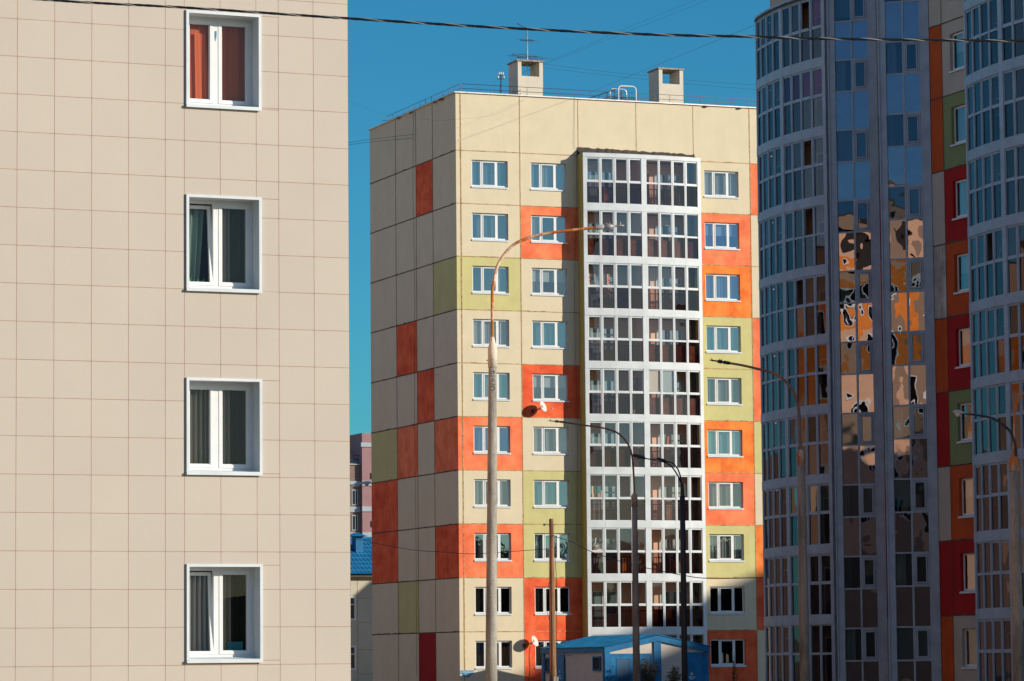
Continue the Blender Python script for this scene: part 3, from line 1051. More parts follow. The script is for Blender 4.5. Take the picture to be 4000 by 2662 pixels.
dish(4.60, -0.50, 13.33 + ZC, 'white satellite dish on an orange panel halfway up the facade', True)
t2 = dish(4.00, -0.50, 2.77, 'white rust-stained satellite dish near the ground beside the wooden pole', True)
b = MB()
b.tube([(3.92, -0.02, 2.5), (3.86, -0.02, 2.0), (3.9, -0.02, 1.4), (3.8, -0.02, 0.6)], 0.010, 'black_cable', 4)
b.build('lead', t2)

sg = thing('address_sign', (0.38, -0.02, 0.95), 'blue street and house number plate at the corner of the cream block', 'sign')
b = MB(FA)
b.box(0.0, 0.77, 0.012, 0.03, 1.12, 1.285, 'sign_blue')
pl = [(0.385 + 0.235 * math.cos(math.pi + math.pi * i / 14), 1.119 + 0.175 * math.sin(math.pi + math.pi * i / 14)) for i in range(15)]
b.prism([(p[0], 0.012, p[1]) for p in pl], [(p[0], 0.03, p[1]) for p in pl], 'sign_blue')
b.build('plate', sg)
def text(body, size, loc, rot, mat, parent, name='lettering', align='CENTER'):
    cu_ = bpy.data.curves.new(name, 'FONT')
    cu_.body = body; cu_.size = size; cu_.align_x = align; cu_.align_y = 'CENTER'; cu_.extrude = 0.002
    o = bpy.data.objects.new(name, cu_)
    COL.objects.link(o)
    dg = bpy.context.evaluated_depsgraph_get()
    me = bpy.data.meshes.new_from_object(o.evaluated_get(dg))
    bpy.data.objects.remove(o)
    r = parent
    while r.parent is not None: r = r.parent
    mm = Matrix.Translation(Vector(loc) - Vector(r.location)) @ rot.to_4x4()
    me.transform(mm)
    me.materials.clear(); me.materials.append(MATS[mat])
    o = bpy.data.objects.new(name, me)
    COL.objects.link(o); o.parent = parent
    return o
ROT_A = Matrix.Rotation(R_(90), 3, 'X')
text('\u043f\u0440. \u041c\u043e\u0441\u043a\u043e\u0432\u0441\u043a\u0438\u0439', 0.105, (0.385, -0.034, 1.20), ROT_A, 'sign_white', sg)
text('55/1', 0.155, (0.385, -0.034, 1.05), ROT_A, 'sign_white', sg)

# balcony contents, seen through the glass (each stands on its balcony floor or hangs from a line)
GI = [i for i, q in enumerate(xsA) if q[2] == 'pane']
def bx(pane_i, back=0.45):
    a, b_, _ = xsA[GI[pane_i]]
    return (a + b_) / 2, depA((a + b_) / 2) - back
def item(name, mb, label, cat):
    return tag(settle(mb.build(name)), label, cat)
zf = [jz(i) for i in range(1, 11)]
x, d = bx(0, 0.3); x2, _ = bx(1, 0.3)
for k, xx in enumerate((x, x2)):
    b = MB(FA)
    wavy(b, xx - 0.24, xx + 0.22, d, zf[2] + 1.2 - 0.25, zf[2] + 2.05, 'floral_cloth', 3, 0.03, k, 0.05)
    item('hanging_cloth', b, ['red flowered cloth drying in the leftmost pane of the third balcony down', 'red flowered cloth drying one pane right of its twin, third balcony down'][k], 'cloth')
x, d = bx(3, 0.25)
b = MB(FA)
b.lathe(FA(x, d, zf[2] + 1.22), (0, 0, 1), [(0, 0.11), (0.04, 0.13), (0.16, 0.15), (0.2, 0.16), (0.19, 0.14)], 'green_plastic', 16)
item('bucket', b, 'green plastic bucket on the ledge of the third balcony down', 'bucket')
x, d = bx(4, 0.6)
b = MB(FA)
b.box(x - 0.28, x + 0.02, d - 0.2, d + 0.15, zf[0] + 1.0, zf[0] + 1.95, 'brown_board')
b.box(x - 0.30, x + 0.04, d - 0.22, d + 0.17, zf[0] + 1.95, zf[0] + 1.98, 'cream_cloth')
b.box(x - 0.28, x + 0.02, d - 0.2, d + 0.15, zf[0], zf[0] + 0.98, 'brown_board')
item('cupboard', b, 'narrow brown cupboard inside the topmost balcony', 'cupboard')
x, d = bx(5, 0.4)
b = MB(FA)
wavy(b, x - 0.3, x - 0.08, d, zf[1] + 1.35, zf[1] + 1.95, 'red_cloth', 2, 0.02, 4)
wavy(b, x - 0.02, x + 0.28, d, zf[1] + 1.25, zf[1] + 1.95, 'dark_trousers', 2, 0.02, 5)
b.tube([(x - 0.4, d, zf[1] + 1.97), (x + 0.4, d, zf[1] + 1.97)], 0.008, 'white_plastic', 4)
item('laundry', b, 'red and dark clothes on a line in the second balcony down', 'laundry')
x, d = bx(0, 0.28)
b = MB(FA)
w0 = [(-0.28, 'teal_cloth'), (-0.12, 'cream_cloth'), (0.08, 'cream_cloth'), (0.14, 'teal_cloth')]
for i, (q, mt_) in enumerate(w0):
    b.face([(x + q, d + 0.003 * i, zf[6] + 1.6), (x + q + 0.2, d + 0.003 * i, zf[6] + 1.6), (x + q + 0.2, d + 0.003 * i, zf[6] + 2.0), (x + q, d + 0.003 * i, zf[6] + 2.0)], mt_)
for i, (q, mt_) in enumerate([(-0.10, 'cream_cloth'), (0.11, 'ochre_cloth')]):
    b.face([(x + q, d + 0.02, zf[6] + 1.32), (x + q + 0.21, d + 0.02, zf[6] + 1.32), (x + q + 0.21, d + 0.02, zf[6] + 1.6), (x + q, d + 0.02, zf[6] + 1.6)], mt_)
b.tube([(x - 0.35, d, zf[6] + 2.01), (x + 1.6, d, zf[6] + 1.93)], 0.006, 'white_plastic', 4)
item('patchwork_towel', b, 'patchwork towel of cream, teal and ochre squares on a line', 'towel')
x, d = bx(0, 0.5)
b = MB(FA)
b.box(x - 0.2, x + 0.18, d - 0.2, d + 0.1, zf[7] + 1.1, zf[7] + 1.62, 'brown_board')
b.box(x - 0.24, x + 0.22, d - 0.24, d + 0.14, zf[7] + 1.62, zf[7] + 1.68, 'white_plastic')
for q in (-0.17, 0.15):
    b.box(x + q - 0.02, x + q + 0.02, d - 0.05, d, zf[7], zf[7] + 1.1, 'brown_board')
b.tube([(x, d, zf[7] + 1.68), (x + 0.12, d, zf[7] + 1.85), (x + 0.14, d, zf[7] + 2.1)], 0.03, 'white_plastic', 6)
item('storage_chest', b, 'orange brown chest on legs in the eighth balcony down', 'chest')
x, d = bx(3, 0.35)
b = MB(FA)
for i, q in enumerate((-0.2, -0.12, 0.06, 0.15, 0.2)):
    b.tube([(x + q * 0.6, d, zf[7]), (x + q, d - 0.1, zf[7] + 1.75 + 0.05 * i)], 0.022, 'white_plastic', 5)
item('plank_bundle', b, 'bundle of white laths leaning in the eighth balcony down', 'laths')
b = MB(FA)
b.box(x - 0.22, x + 0.02, d - 0.25, d - 0.03, zf[7] + 2.0, zf[7] + 2.02, 'galvanised')
b.lathe(FA(x - 0.1, d - 0.14, zf[7] + 2.02), (0.1, 0, 1), [(0, 0.10), (0.1, 0.12), (0.25, 0.09), (0.33, 0.03)], 'bright_green', 9)
item('green_bag', b, 'crumpled bright green bag on a small shelf above white laths', 'bag')
x, d = bx(3, 0.6)
b = MB(FA)
for z in (1.2, 1.65, 2.1):
    b.box(x - 0.28, x + 0.24, d - 0.15, d + 0.1, zf[4] + z, zf[4] + z + 0.03, 'brown_board')
for q in (-0.28, 0.21):
    b.box(x + q, x + q + 0.03, d - 0.15, d + 0.1, zf[4], zf[4] + 2.2, 'brown_board')
for q, z, mt_ in ((-0.2, 1.23, 'rust_red'), (0.0, 1.23, 'ochre_cloth'), (-0.1, 1.68, 'deep_orange_panel'), (0.08, 1.68, 'brown_board'), (-0.15, 2.13, 'ochre_cloth')):
    b.box(x + q, x + q + 0.12, d - 0.1, d + 0.08, zf[4] + z, zf[4] + z + 0.2, mt_)
item('shelf_unit', b, 'brown shelf unit with orange boxes in the fifth balcony down', 'shelf')
for k, pi_ in enumerate((4, 5)):
    x, d = bx(pi_, 0.07)
    b = MB(FA)
    b.box(x - 0.33, x + 0.33, d - 0.012, d, zf[4] + 1.42, zf[4] + 2.55, 'white_curtain')
    item('roller_blind', b, ['white roller blind right of the central post, fifth balcony down', 'white roller blind one pane further right, fifth balcony down'][k], 'blind')
x, d = bx(3, 0.3)
b = MB(FA)
b.tube([(x + 0.1, d, zf[4] + 1.1), (x - 0.1, d, zf[4] + 0.45)], 0.018, 'brown_board', 5)
b.box(x - 0.22, x - 0.02, d - 0.02, d + 0.02, zf[4] + 0.12, zf[4] + 0.45, 'galvanised')
item('shovel', b, 'wide grey snow shovel behind the lower glass, fifth balcony down', 'shovel')
for k, (fl_, pi_, label) in enumerate(((6, 3, 'pale grey sack on the ledge right of the mid lamp post arm'), (5, 3, 'crumpled beige sack on the ledge of the sixth balcony down'))):
    x, d = bx(pi_, 0.28)
    b = MB(FA)
    b.lathe(FA(x, d, zf[fl_] + 1.2), (0.1, 0, 1), [(0, 0.2), (0.06, 0.26), (0.14, 0.2), (0.18, 0.08)], 'cream_cloth' if k else 'galvanised', 10)
    item('sack', b, label, 'sack')

# patterned lining boards behind the lower panes of the second balcony, and more stored things
def clutter(name, fl_, pi_, kind, label, cat, back=0.6):
    x, d = bx(pi_, back)
    b = MB(FA); z = zf[fl_]
    rn = random.Random(fl_ * 17 + pi_)
    if kind == 'boxes':
        zz = z
        for k in range(3):
            w_ = rn.uniform(0.18, 0.26); h_ = rn.uniform(0.28, 0.42)
            b.box(x - w_, x + w_, d - 0.2, d + 0.15, zz, zz + h_, 'brown_board' if k != 1 else 'ochre_cloth')
            b.box(x - 0.03, x + 0.03, d + 0.15, d + 0.153, zz, zz + h_, 'cream_cloth')
            zz += h_ + 0.002
    elif kind == 'rack':
        for q in (-0.3, 0.3):
            b.tube([(x + q, d - 0.2, z), (x + q, d + 0.2, z + 1.25)], 0.014, 'white_plastic', 5)
            b.tube([(x + q, d + 0.2, z), (x + q, d - 0.2, z + 1.25)], 0.014, 'white_plastic', 5)
        for q in range(6):
            b.tube([(x - 0.33, d - 0.2 + 0.08 * q, z + 1.25), (x + 0.33, d - 0.2 + 0.08 * q, z + 1.25)], 0.008, 'white_plastic', 4)
        wavy(b, x - 0.2, x + 0.1, d + 0.22, z + 0.7, z + 1.27, 'cream_cloth', 2, 0.015, 2)
        wavy(b, x + 0.1, x + 0.3, d + 0.2, z + 0.8, z + 1.27, 'teal_cloth', 2, 0.015, 3)
    elif kind == 'chair':
        b.box(x - 0.22, x + 0.22, d - 0.22, d + 0.2, z + 0.42, z + 0.47, 'rust_red')
        b.box(x - 0.22, x + 0.22, d - 0.24, d - 0.2, z + 0.55, z + 0.95, 'rust_red')
        for qx in (-0.19, 0.19):
            for qd in (-0.2, 0.17):
                b.tube([(x + qx, d + qd, z), (x + qx, d + qd, z + (0.95 if qd < 0 else 0.43))], 0.018, 'dark_rail', 5)
    elif kind == 'cabinet':
        b.box(x - 0.32, x + 0.32, d - 0.25, d + 0.12, z + 0.06, z + 1.3, 'cream_cloth')
        b.box(x - 0.34, x + 0.34, d - 0.27, d + 0.14, z + 1.3, z + 1.33, 'brown_board')
        b.box(x - 0.004, x + 0.004, d + 0.12, d + 0.124, z + 0.1, z + 1.28, 'dark_rail')
        for q in (-0.04, 0.04):
            b.tube([(x + q, d + 0.13, z + 0.75), (x + q, d + 0.13, z + 0.85)], 0.008, 'galvanised', 5)
        b.box(x - 0.3, x + 0.3, d - 0.2, d + 0.08, z, z + 0.06, 'dark_rail')
    elif kind == 'roll':
        b.lathe(FA(x, d, z + 0.02), (0.12, 0.05, 1), [(0, 0.10), (1.9, 0.10)], 'rust_red', 12)
        b.lathe(FA(x, d, z + 0.03), (0.12, 0.05, 1), [(1.88, 0.07), (1.9, 0.03)], 'cream_cloth', 12)
    tag(settle(b.build(name)), label, cat)
for fl_, pi_, kind, name, label, cat in (
    (0, 1, 'boxes', 'box_stack', 'stack of brown boxes behind the second pane of the topmost balcony', 'boxes'),
    (0, 6, 'rack', 'drying_rack', 'white drying rack in the right half of the topmost balcony', 'drying rack'),
    (1, 4, 'cabinet', 'cabinet', 'cream cabinet right of the central post, second balcony down', 'cabinet'),
    (3, 4, 'boxes', 'box_stack', 'stack of brown boxes right of the central post, fourth balcony down', 'boxes'),
    (3, 0, 'chair', 'chair', 'rust coloured chair at the left end of the fourth balcony down', 'chair'),
    (4, 0, 'rack', 'drying_rack', 'white drying rack at the left end of the fifth balcony down', 'drying rack'),
    (5, 4, 'chair', 'chair', 'rust coloured chair right of the central post, sixth balcony down', 'chair'),
    (5, 5, 'roll', 'carpet_roll', 'rolled rust coloured carpet standing in the sixth balcony down', 'carpet'),
    (6, 5, 'cabinet', 'cabinet', 'cream cabinet in the right half of the seventh balcony down', 'cabinet'),
    (7, 2, 'boxes', 'box_stack', 'stack of brown boxes beside the white laths, eighth balcony down', 'boxes'),
    (7, 6, 'chair', 'chair', 'rust coloured chair in the right half of the eighth balcony down', 'chair')):
    clutter(name, fl_, pi_, kind, label, cat)

# ================================================================== right building (shaded, faces left)
RB_END = -125.0
FC = Frm((-0.54, 0, 0), (0, -1, 0), (-1, 0, 0))    # x = -v
RB = thing('apartment_building', (6, -80, 0), 'shaded right-hand block with curved dark glazed balconies and red, orange and green panels', 'building')
wall = MB(FC)
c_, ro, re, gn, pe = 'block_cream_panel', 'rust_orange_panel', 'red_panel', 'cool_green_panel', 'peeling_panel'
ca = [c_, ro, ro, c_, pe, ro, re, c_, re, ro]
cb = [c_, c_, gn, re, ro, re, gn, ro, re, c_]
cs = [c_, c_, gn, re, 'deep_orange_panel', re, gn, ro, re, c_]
cw = 'interior_wall'
for f in range(10):
    z1, z0 = jz(f), jz(f + 1)
    panel(wall, 39.59, 45.85, z0, z1, cw)
    panel(wall, 45.85, 47.2, z0, z1, 'brown_panel')
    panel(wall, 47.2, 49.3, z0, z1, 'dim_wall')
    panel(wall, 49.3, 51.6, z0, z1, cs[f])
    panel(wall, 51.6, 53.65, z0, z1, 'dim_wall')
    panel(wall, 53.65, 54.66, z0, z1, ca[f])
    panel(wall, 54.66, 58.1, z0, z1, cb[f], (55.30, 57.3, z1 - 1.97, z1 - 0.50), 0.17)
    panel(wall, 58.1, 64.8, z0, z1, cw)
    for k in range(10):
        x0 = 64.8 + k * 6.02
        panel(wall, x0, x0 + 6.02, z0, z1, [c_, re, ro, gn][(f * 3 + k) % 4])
panel(wall, 39.59, -RB_END, jz(0), Z_ROOF, c_)
panel(wall, 39.59, -RB_END, 0, jz(10), 'brown_panel')
for i in range(0, 11):
    joint_h(wall, 45.9, 47.2, jz(i), 'dark_joint', 0.03, 11)
    joint_h(wall, 49.3, 51.6, jz(i), 'dark_joint', 0.03, 12)
    joint_h(wall, 53.66, 58.1, jz(i), 'dark_joint', 0.04, 13)
joint_v(wall, 54.66, jz(10), Z_ROOF, 'dark_joint', 0.025, 14)
wall.frm = WORLD
wall.face([(-0.54, -39.59, 0), (14, -39.59, 0), (14, -39.59, Z_ROOF), (-0.54, -39.59, Z_ROOF)], c_)
wall.face([(-0.54, RB_END, 0), (14, RB_END, 0), (14, RB_END, Z_ROOF), (-0.54, RB_END, Z_ROOF)], c_)
wall.face([(14, RB_END, 0), (14, -39.59, 0), (14, -39.59, Z_ROOF), (14, RB_END, Z_ROOF)], c_)
wall.face([(1.6, -58.05, 0), (1.6, -39.7, 0), (1.6, -39.7, Z_ROOF), (1.6, -58.05, Z_ROOF)], 'dim_wall')
wall.build('wall', RB, False)
r = MB()
r.box(-0.5, 13.9, RB_END + 0.1, -39.7, Z_ROOF - 0.2, Z_ROOF - 0.05, 'roofing_felt')
r.box(-0.66, 14.1, RB_END - 0.1, -39.47, Z_ROOF - 0.01, Z_ROOF + 0.06, 'parapet_metal')
r.build('roof', RB)
for f in range(10):
    z1 = jz(f)
    triple_window(RB, FC, 55.305, 57.295, z1 - 1.97, z1 - 0.505, 900 + f, ['plain', 'blind', 'sheer', 'sides', 'blind', 'sides', 'right', 'blind', 'left', 'sheer'][f], 'side_glass', (0, 0.46, 1.0))
floorsR = [jz(i) for i in range(1, 11)]
dep1, xs1 = bay(RB, FC, 39.35, 45.85, 0.54, 0.94, floorsR, jz(0) - 0.12, 0.2, -0.02, 'grey_metal', 'R1', {(0, 13): 'open', (3, 13): 'open', (4, 11): 'open', (6, 5): 'split', (2, 13): 'open'})
dep2, xs2 = bay(RB, FC, 58.05, 64.75, 0.85, 1.22, floorsR, jz(0) - 0.12, 0.2, -0.02, 'grey_metal', 'R2', {(4, 5): 'open'})
for xa, xb, dp in ((39.35, 45.85, dep1), (58.05, 64.75, dep2)):
    r = MB(FC)
    P = [(xa, 0)] + [(xa + (xb - xa) * i / 12, dp(xa + (xb - xa) * i / 12) + 0.10) for i in range(13)] + [(xb, 0)]
    r.prism([(p[0], p[1], jz(0) - 0.095) for p in P], [(p[0], p[1] - (0.06 if p[1] > 0.1 else 0), jz(0) + 0.06) for p in P], 'roofing_felt')
    r.build('bay_roof', RB)

def oriel(v0, seed):
    """45 degree glazed strip; x runs from the outer edge to the wall"""
    s = 0.70710678
    xd = (s, -s, 0)
    o = Vector((-0.54, v0, 0)) - Vector(xd) * 2.03
    F = Frm(o, xd, (-s, -s, 0))
    rnd = random.Random(seed)
    zt, zb_ = Z_ROOF - 0.4, 0.3
    L = 2.03
    mb = MB(F)
    mb.box(0.0, 0.055, -0.05, 0.09, zb_, zt, 'grey_metal')
    mb.box(0.055, 0.30, -0.06, 0.05, zb_, zt, 'grey_metal')
    mb.box(1.64, 1.715, -0.06, 0.02, zb_, zt, 'grey_metal')
    mb.box(1.725, L, -0.06, 0.04, zb_, zt, 'grey_metal')
    mb.box(0.95, 1.02, -0.05, 0.02, zb_, zt, 'grey_metal')
    # closing side, square to the wall
    mb.face([(0.0, -0.05, zb_), (1.435, -1.435, zb_), (1.435, -1.435, zt), (0.0, -0.05, zt)], 'grey_metal')
    mb.face([(0.0, 0, zt), (L, 0, zt), (1.435, -1.435, zt)], 'grey_metal')
    for f in range(10):
        zw0 = jz(f) - 1.66; zw1 = jz(f) - 0.40
        for z in (zw0, zw1):
            mb.box(0.30, 0.95, -0.04, 0.018, z - 0.03, z + 0.03, 'grey_metal')
            mb.box(1.02, 1.64, -0.04, 0.018, z - 0.03, z + 0.03, 'grey_metal')
    og = mb.build('oriel', RB)
    cur = ['sheer', 'teal', 'sheer', 'blind', 'dark', 'sheer', 'dark', 'blind', 'dark', 'dark']
    for f in range(10):
        zw0 = jz(f) - 1.66; zw1 = jz(f) - 0.40
        w = MB(F)
        ring(w, 1.03, 1.632, zw0 + 0.035, zw1 - 0.035, -0.03, 0.03, 0.055, 'grey_metal')
        ring(w, 1.10, 1.562, zw0 + 0.105, zw1 - 0.105, -0.02, 0.045, 0.05, 'grey_metal')
        w.build('sash', og)
        w = MB(F)
        pane_quad(w, 0.30, 0.95, -0.01, zw0, zw1, 'oriel_glass', rnd, 0.006)
        pane_quad(w, 1.13, 1.54, 0.01, zw0 + 0.13, zw1 - 0.13, 'oriel_glass', rnd, 0.006)
        w.build('pane', og, False)
        zs1 = zw0; zs0 = zw0 - 1.54
        w = MB(F)
        for a, b_ in ((0.30, 0.95), (1.02, 1.64)):
            pane_quad(w, a, b_, -0.01, zs0, zs1, 'spandrel_glass', rnd, 0.008)
            w.face([(a, -0.05, zs0), (b_, -0.05, zs0), (b_, -0.05, zs1), (a, -0.05, zs1)], 'bronze_board')
        w.build('spandrel', og, False)
        w = MB(F)
        k = cur[(f + seed) % 10]
        if k == 'sheer': wavy(w, 0.3, 0.66, -0.16, zw0 - 0.1, zw1, 'white_curtain', 4, 0.02, seed + f)
        if k == 'teal': w.face([(0.3, -0.12, zw0 + 0.2), (0.95, -0.12, zw0 + 0.2), (0.95, -0.12, zw1), (0.3, -0.12, zw1)], 'teal_curtain')
        if k == 'blind': w.face([(0.3, -0.12, zw0), (1.64, -0.12, zw0), (1.64, -0.12, zw1), (0.3, -0.12, zw1)], 'sheer_curtain')
        if k == 'dark': wavy(w, 0.3, 0.55, -0.16, zw0 - 0.1, zw1, 'grey_curtain', 3, 0.02, seed + f)
        if w.f: w.build('curtain', og, False)
    w = MB(F)
    w.face([(0.10, -0.18, zb_), (1.85, -0.18, zb_), (1.85, -0.18, zt), (0.10, -0.18, zt)], 'dark_interior')
    # keep the backing behind curtains
    for v_ in w.v: pass
    w.build('backing', og, False)
oriel(-49.3, 1)
oriel(-53.65, 4)

# person at the open top balcony window of the curved stack
def person():
    GI1 = [i for i, q in enumerate(xs1) if q[2] == 'pane']
    a, b_, _ = xs1[GI1[6]]
    x = (a + b_) / 2
    p0 = FC(x + 0.10, dep1(x) - 0.36, jz(1) + 0.36)
    b = MB()
    b.box(p0.x - 0.18, p0.x + 0.2, p0.y - 0.3, p0.y + 0.3, jz(1) + 0.30, jz(1) + 0.359, 'brown_board')
    for qx in (-0.16, 0.18):
        b.box(p0.x + qx - 0.02, p0.x + qx + 0.02, p0.y - 0.28, p0.y + 0.28, jz(1) + 0.001, jz(1) + 0.299, 'brown_board')
    tag(settle(b.build('wooden_step')), 'wooden step under the person at the open top window', 'step')
    t = thing('person', p0, 'dark haired person in a grey shirt at the open top window of the curved stack', 'person')
    def skin(name, verts, edges, rad, mat, root=0):
        me = bpy.data.meshes.new(name)
        me.from_pydata(verts, edges, [])
        o = bpy.data.objects.new(name, me)
        COL.objects.link(o); o.parent = t
        me.materials.append(MATS[mat])
        md = o.modifiers.new('skin', 'SKIN')
        md.use_smooth_shade = True
        lay = me.skin_vertices[0].data if me.skin_vertices else None
        if lay is None:
            bm = bmesh.new(); bm.from_mesh(me); bm.verts.layers.skin.verify(); bm.to_mesh(me); bm.free()
            lay = me.skin_vertices[0].data
        for i, r_ in enumerate(rad):
            lay[i].radius = (r_, r_)
            lay[i].use_root = (i == root)
        sb = o.modifiers.new('sub', 'SUBSURF'); sb.levels = 1; sb.render_levels = 2
        return o
    # local: +x to the wall side (world +u), -x towards the glass; y = world v
    V = [(0, 0, 0.92), (0, 0, 1.1), (-0.02, 0, 1.3), (-0.05, 0, 1.45), (-0.08, 0, 1.53), (-0.12, 0, 1.63), (-0.14, 0.01, 1.72),
         (0, -0.19, 1.40), (-0.08, -0.24, 1.15), (-0.30, -0.18, 1.12), (-0.38, -0.15, 1.13),
         (0, 0.19, 1.40), (-0.06, 0.25, 1.15), (-0.28, 0.20, 1.12), (-0.36, 0.17, 1.13),
         (0, -0.1, 0.85), (-0.01, -0.11, 0.47), (0.01, -0.11, 0.08), (-0.12, -0.12, 0.04),
         (0, 0.1, 0.85), (-0.01, 0.11, 0.47), (0.01, 0.11, 0.08), (-0.12, 0.12, 0.04)]
    E = [(0, 1), (1, 2), (2, 3), (3, 4), (4, 5), (5, 6), (3, 7), (7, 8), (8, 9), (9, 10), (3, 11), (11, 12), (12, 13), (13, 14),
         (0, 15), (15, 16), (16, 17), (17, 18), (0, 19), (19, 20), (20, 21), (21, 22)]
    Rd = [0.14, 0.13, 0.15, 0.11, 0.055, 0.095, 0.085, 0.07, 0.05, 0.038, 0.035, 0.07, 0.05, 0.038, 0.035, 0.09, 0.06, 0.045, 0.035, 0.09, 0.06, 0.045, 0.035]
    skin('body', V, E, Rd, 'skin')
    V2 = [(0, 0, 0.9), (0, 0, 1.1), (-0.02, 0, 1.3), (-0.05, 0, 1.44), (0, -0.20, 1.40), (-0.08, -0.25, 1.16), (0, 0.20, 1.40), (-0.06, 0.26, 1.16)]
    skin('shirt', V2, [(0, 1), (1, 2), (2, 3), (3, 4), (4, 5), (3, 6), (6, 7)], [0.17, 0.155, 0.175, 0.13, 0.09, 0.065, 0.09, 0.065], 'grey_shirt')
    skin('trousers', [(0, 0, 0.9), (0, -0.1, 0.84), (-0.01, -0.11, 0.47), (0.01, -0.11, 0.1), (0, 0.1, 0.84), (-0.01, 0.11, 0.47), (0.01, 0.11, 0.1)],
         [(0, 1), (1, 2), (2, 3), (0, 4), (4, 5), (5, 6)], [0.16, 0.11, 0.08, 0.06, 0.11, 0.08, 0.06], 'dark_trousers')
    skin('hair', [(-0.07, 0, 1.62), (-0.10, 0, 1.74), (-0.17, 0.0, 1.77)], [(0, 1), (1, 2)], [0.07, 0.09, 0.055], 'dark_hair')
    b = MB()
    for s_ in (-1, 1):
        b.lathe(p0 + Vector((-0.215, 0.035 * s_, 1.67)), (-1, 0, 0), [(0, 0.012), (0.008, 0.01), (0.012, 0.004)], 'dish_white', 8)
    b.prism([p0 + Vector(q) for q in ((-0.21, -0.014, 1.66), (-0.21, 0.014, 1.66), (-0.235, 0, 1.615))], [p0 + Vector(q) for q in ((-0.2, -0.016, 1.61), (-0.2, 0.016, 1.61), (-0.205, 0, 1.60))], 'skin', True)
    b.box(-0.001 + p0.x - 0.212, p0.x - 0.20, p0.y - 0.025, p0.y + 0.025, p0.z + 1.575, p0.z + 1.583, 'rust_red')
    b.build('face', t)
person()

# ================================================================== near building (tiled gable end)
rot = R_(2.27735)
NX = Vector((math.cos(rot), math.sin(rot), 0)); NN = Vector((math.sin(rot), -math.cos(rot), 0))
NO = Vector((-51.17, -118.36, 0))
FN = Frm(NO, NX, NN)
NB = thing('tiled_building', FN(2, -8, 0), 'beige tile-clad block filling the left side, four white windows in one column', 'building')
TS_Z = 0.5975
zt0 = 10.153 + ZC
xsN = [0.0]
xj = [-0.616 * k for k in range(9, 0, -1)] + [0.0, 0.604, 1.213, 1.822, 2.431, 2.750, 3.356, 3.966, 4.349, 4.951, 5.556]
wins = []
for k, (za, zb_) in enumerate(((10.478, 8.913), (7.497, 5.952), (4.557, 3.019), (1.595, 0.043))):
    wins.append((2.79, 4.035, zb_ + ZC + 0.02, za + ZC - 0.02))
NTOP = 25.4
tl = MB(FN)
rnd = random.Random(12)
rows = []
z = zt0
while z > 0: z -= TS_Z
while z < NTOP:
    rows.append((max(0, z), min(NTOP, z + TS_Z))); z += TS_Z
gp = 0.0038
def tile(x0, x1, z0, z1):
    t = rnd.random()
    a, b_, c, e = x0 + gp, x1 - gp, z0 + gp, z1 - gp
    tl.face([(a, 0, c), (b_, 0, c), (b_, 0, e), (a, 0, e)], 'beige_tile', t)
for i in range(len(xj) - 1):
    for z0, z1 in rows:
        hit = None
        for w in wins:
            if xj[i + 1] > w[0] + 0.02 and xj[i] < w[1] - 0.02 and z1 > w[2] and z0 < w[3]:
                hit = w
        if hit is None:
            tile(xj[i], xj[i + 1], z0, z1); continue
        a, b_, c, e = hit
        if z0 < c: tile(xj[i], xj[i + 1], z0, c)
        if z1 > e: tile(xj[i], xj[i + 1], e, z1)
        zz0, zz1 = max(z0, c), min(z1, e)
        if xj[i] < a: tile(xj[i], min(a, xj[i + 1]), zz0, zz1)
        if xj[i + 1] > b_: tile(max(b_, xj[i]), xj[i + 1], zz0, zz1)
# backing sheet seen in the joints, with the window openings
ye = [0.0] + sorted([q for w in wins for q in (w[2], w[3])]) + [NTOP]
for i in range(len(ye) - 1):
    inside = any(abs(ye[i] - w[2]) < 1e-6 for w in wins)
    if inside:
        tl.face([(xj[0], -0.0015, ye[i]), (2.79, -0.0015, ye[i]), (2.79, -0.0015, ye[i + 1]), (xj[0], -0.0015, ye[i + 1])], 'tile_joint')
        tl.face([(4.035, -0.0015, ye[i]), (xj[-1], -0.0015, ye[i]), (xj[-1], -0.0015, ye[i + 1]), (4.035, -0.0015, ye[i + 1])], 'tile_joint')
    else:
        tl.face([(xj[0], -0.0015, ye[i]), (xj[-1], -0.0015, ye[i]), (xj[-1], -0.0015, ye[i + 1]), (xj[0], -0.0015, ye[i + 1])], 'tile_joint')
# small fixing clips at the tile corners
for x in xj:
    for z0, z1 in rows:
        if z0 < 1.0 or z0 > 13.5 or x == xj[-1]: continue
        if any(w[0] - 0.06 < x < w[1] + 0.06 and w[2] - 0.06 < z0 < w[3] + 0.06 for w in wins): continue
        for s_ in (-0.022, 0.014):
            tl.box(x + s_, x + s_ + 0.008, -0.004, 0.003, z0 - 0.014, z0 + 0.014, 'beige_tile')
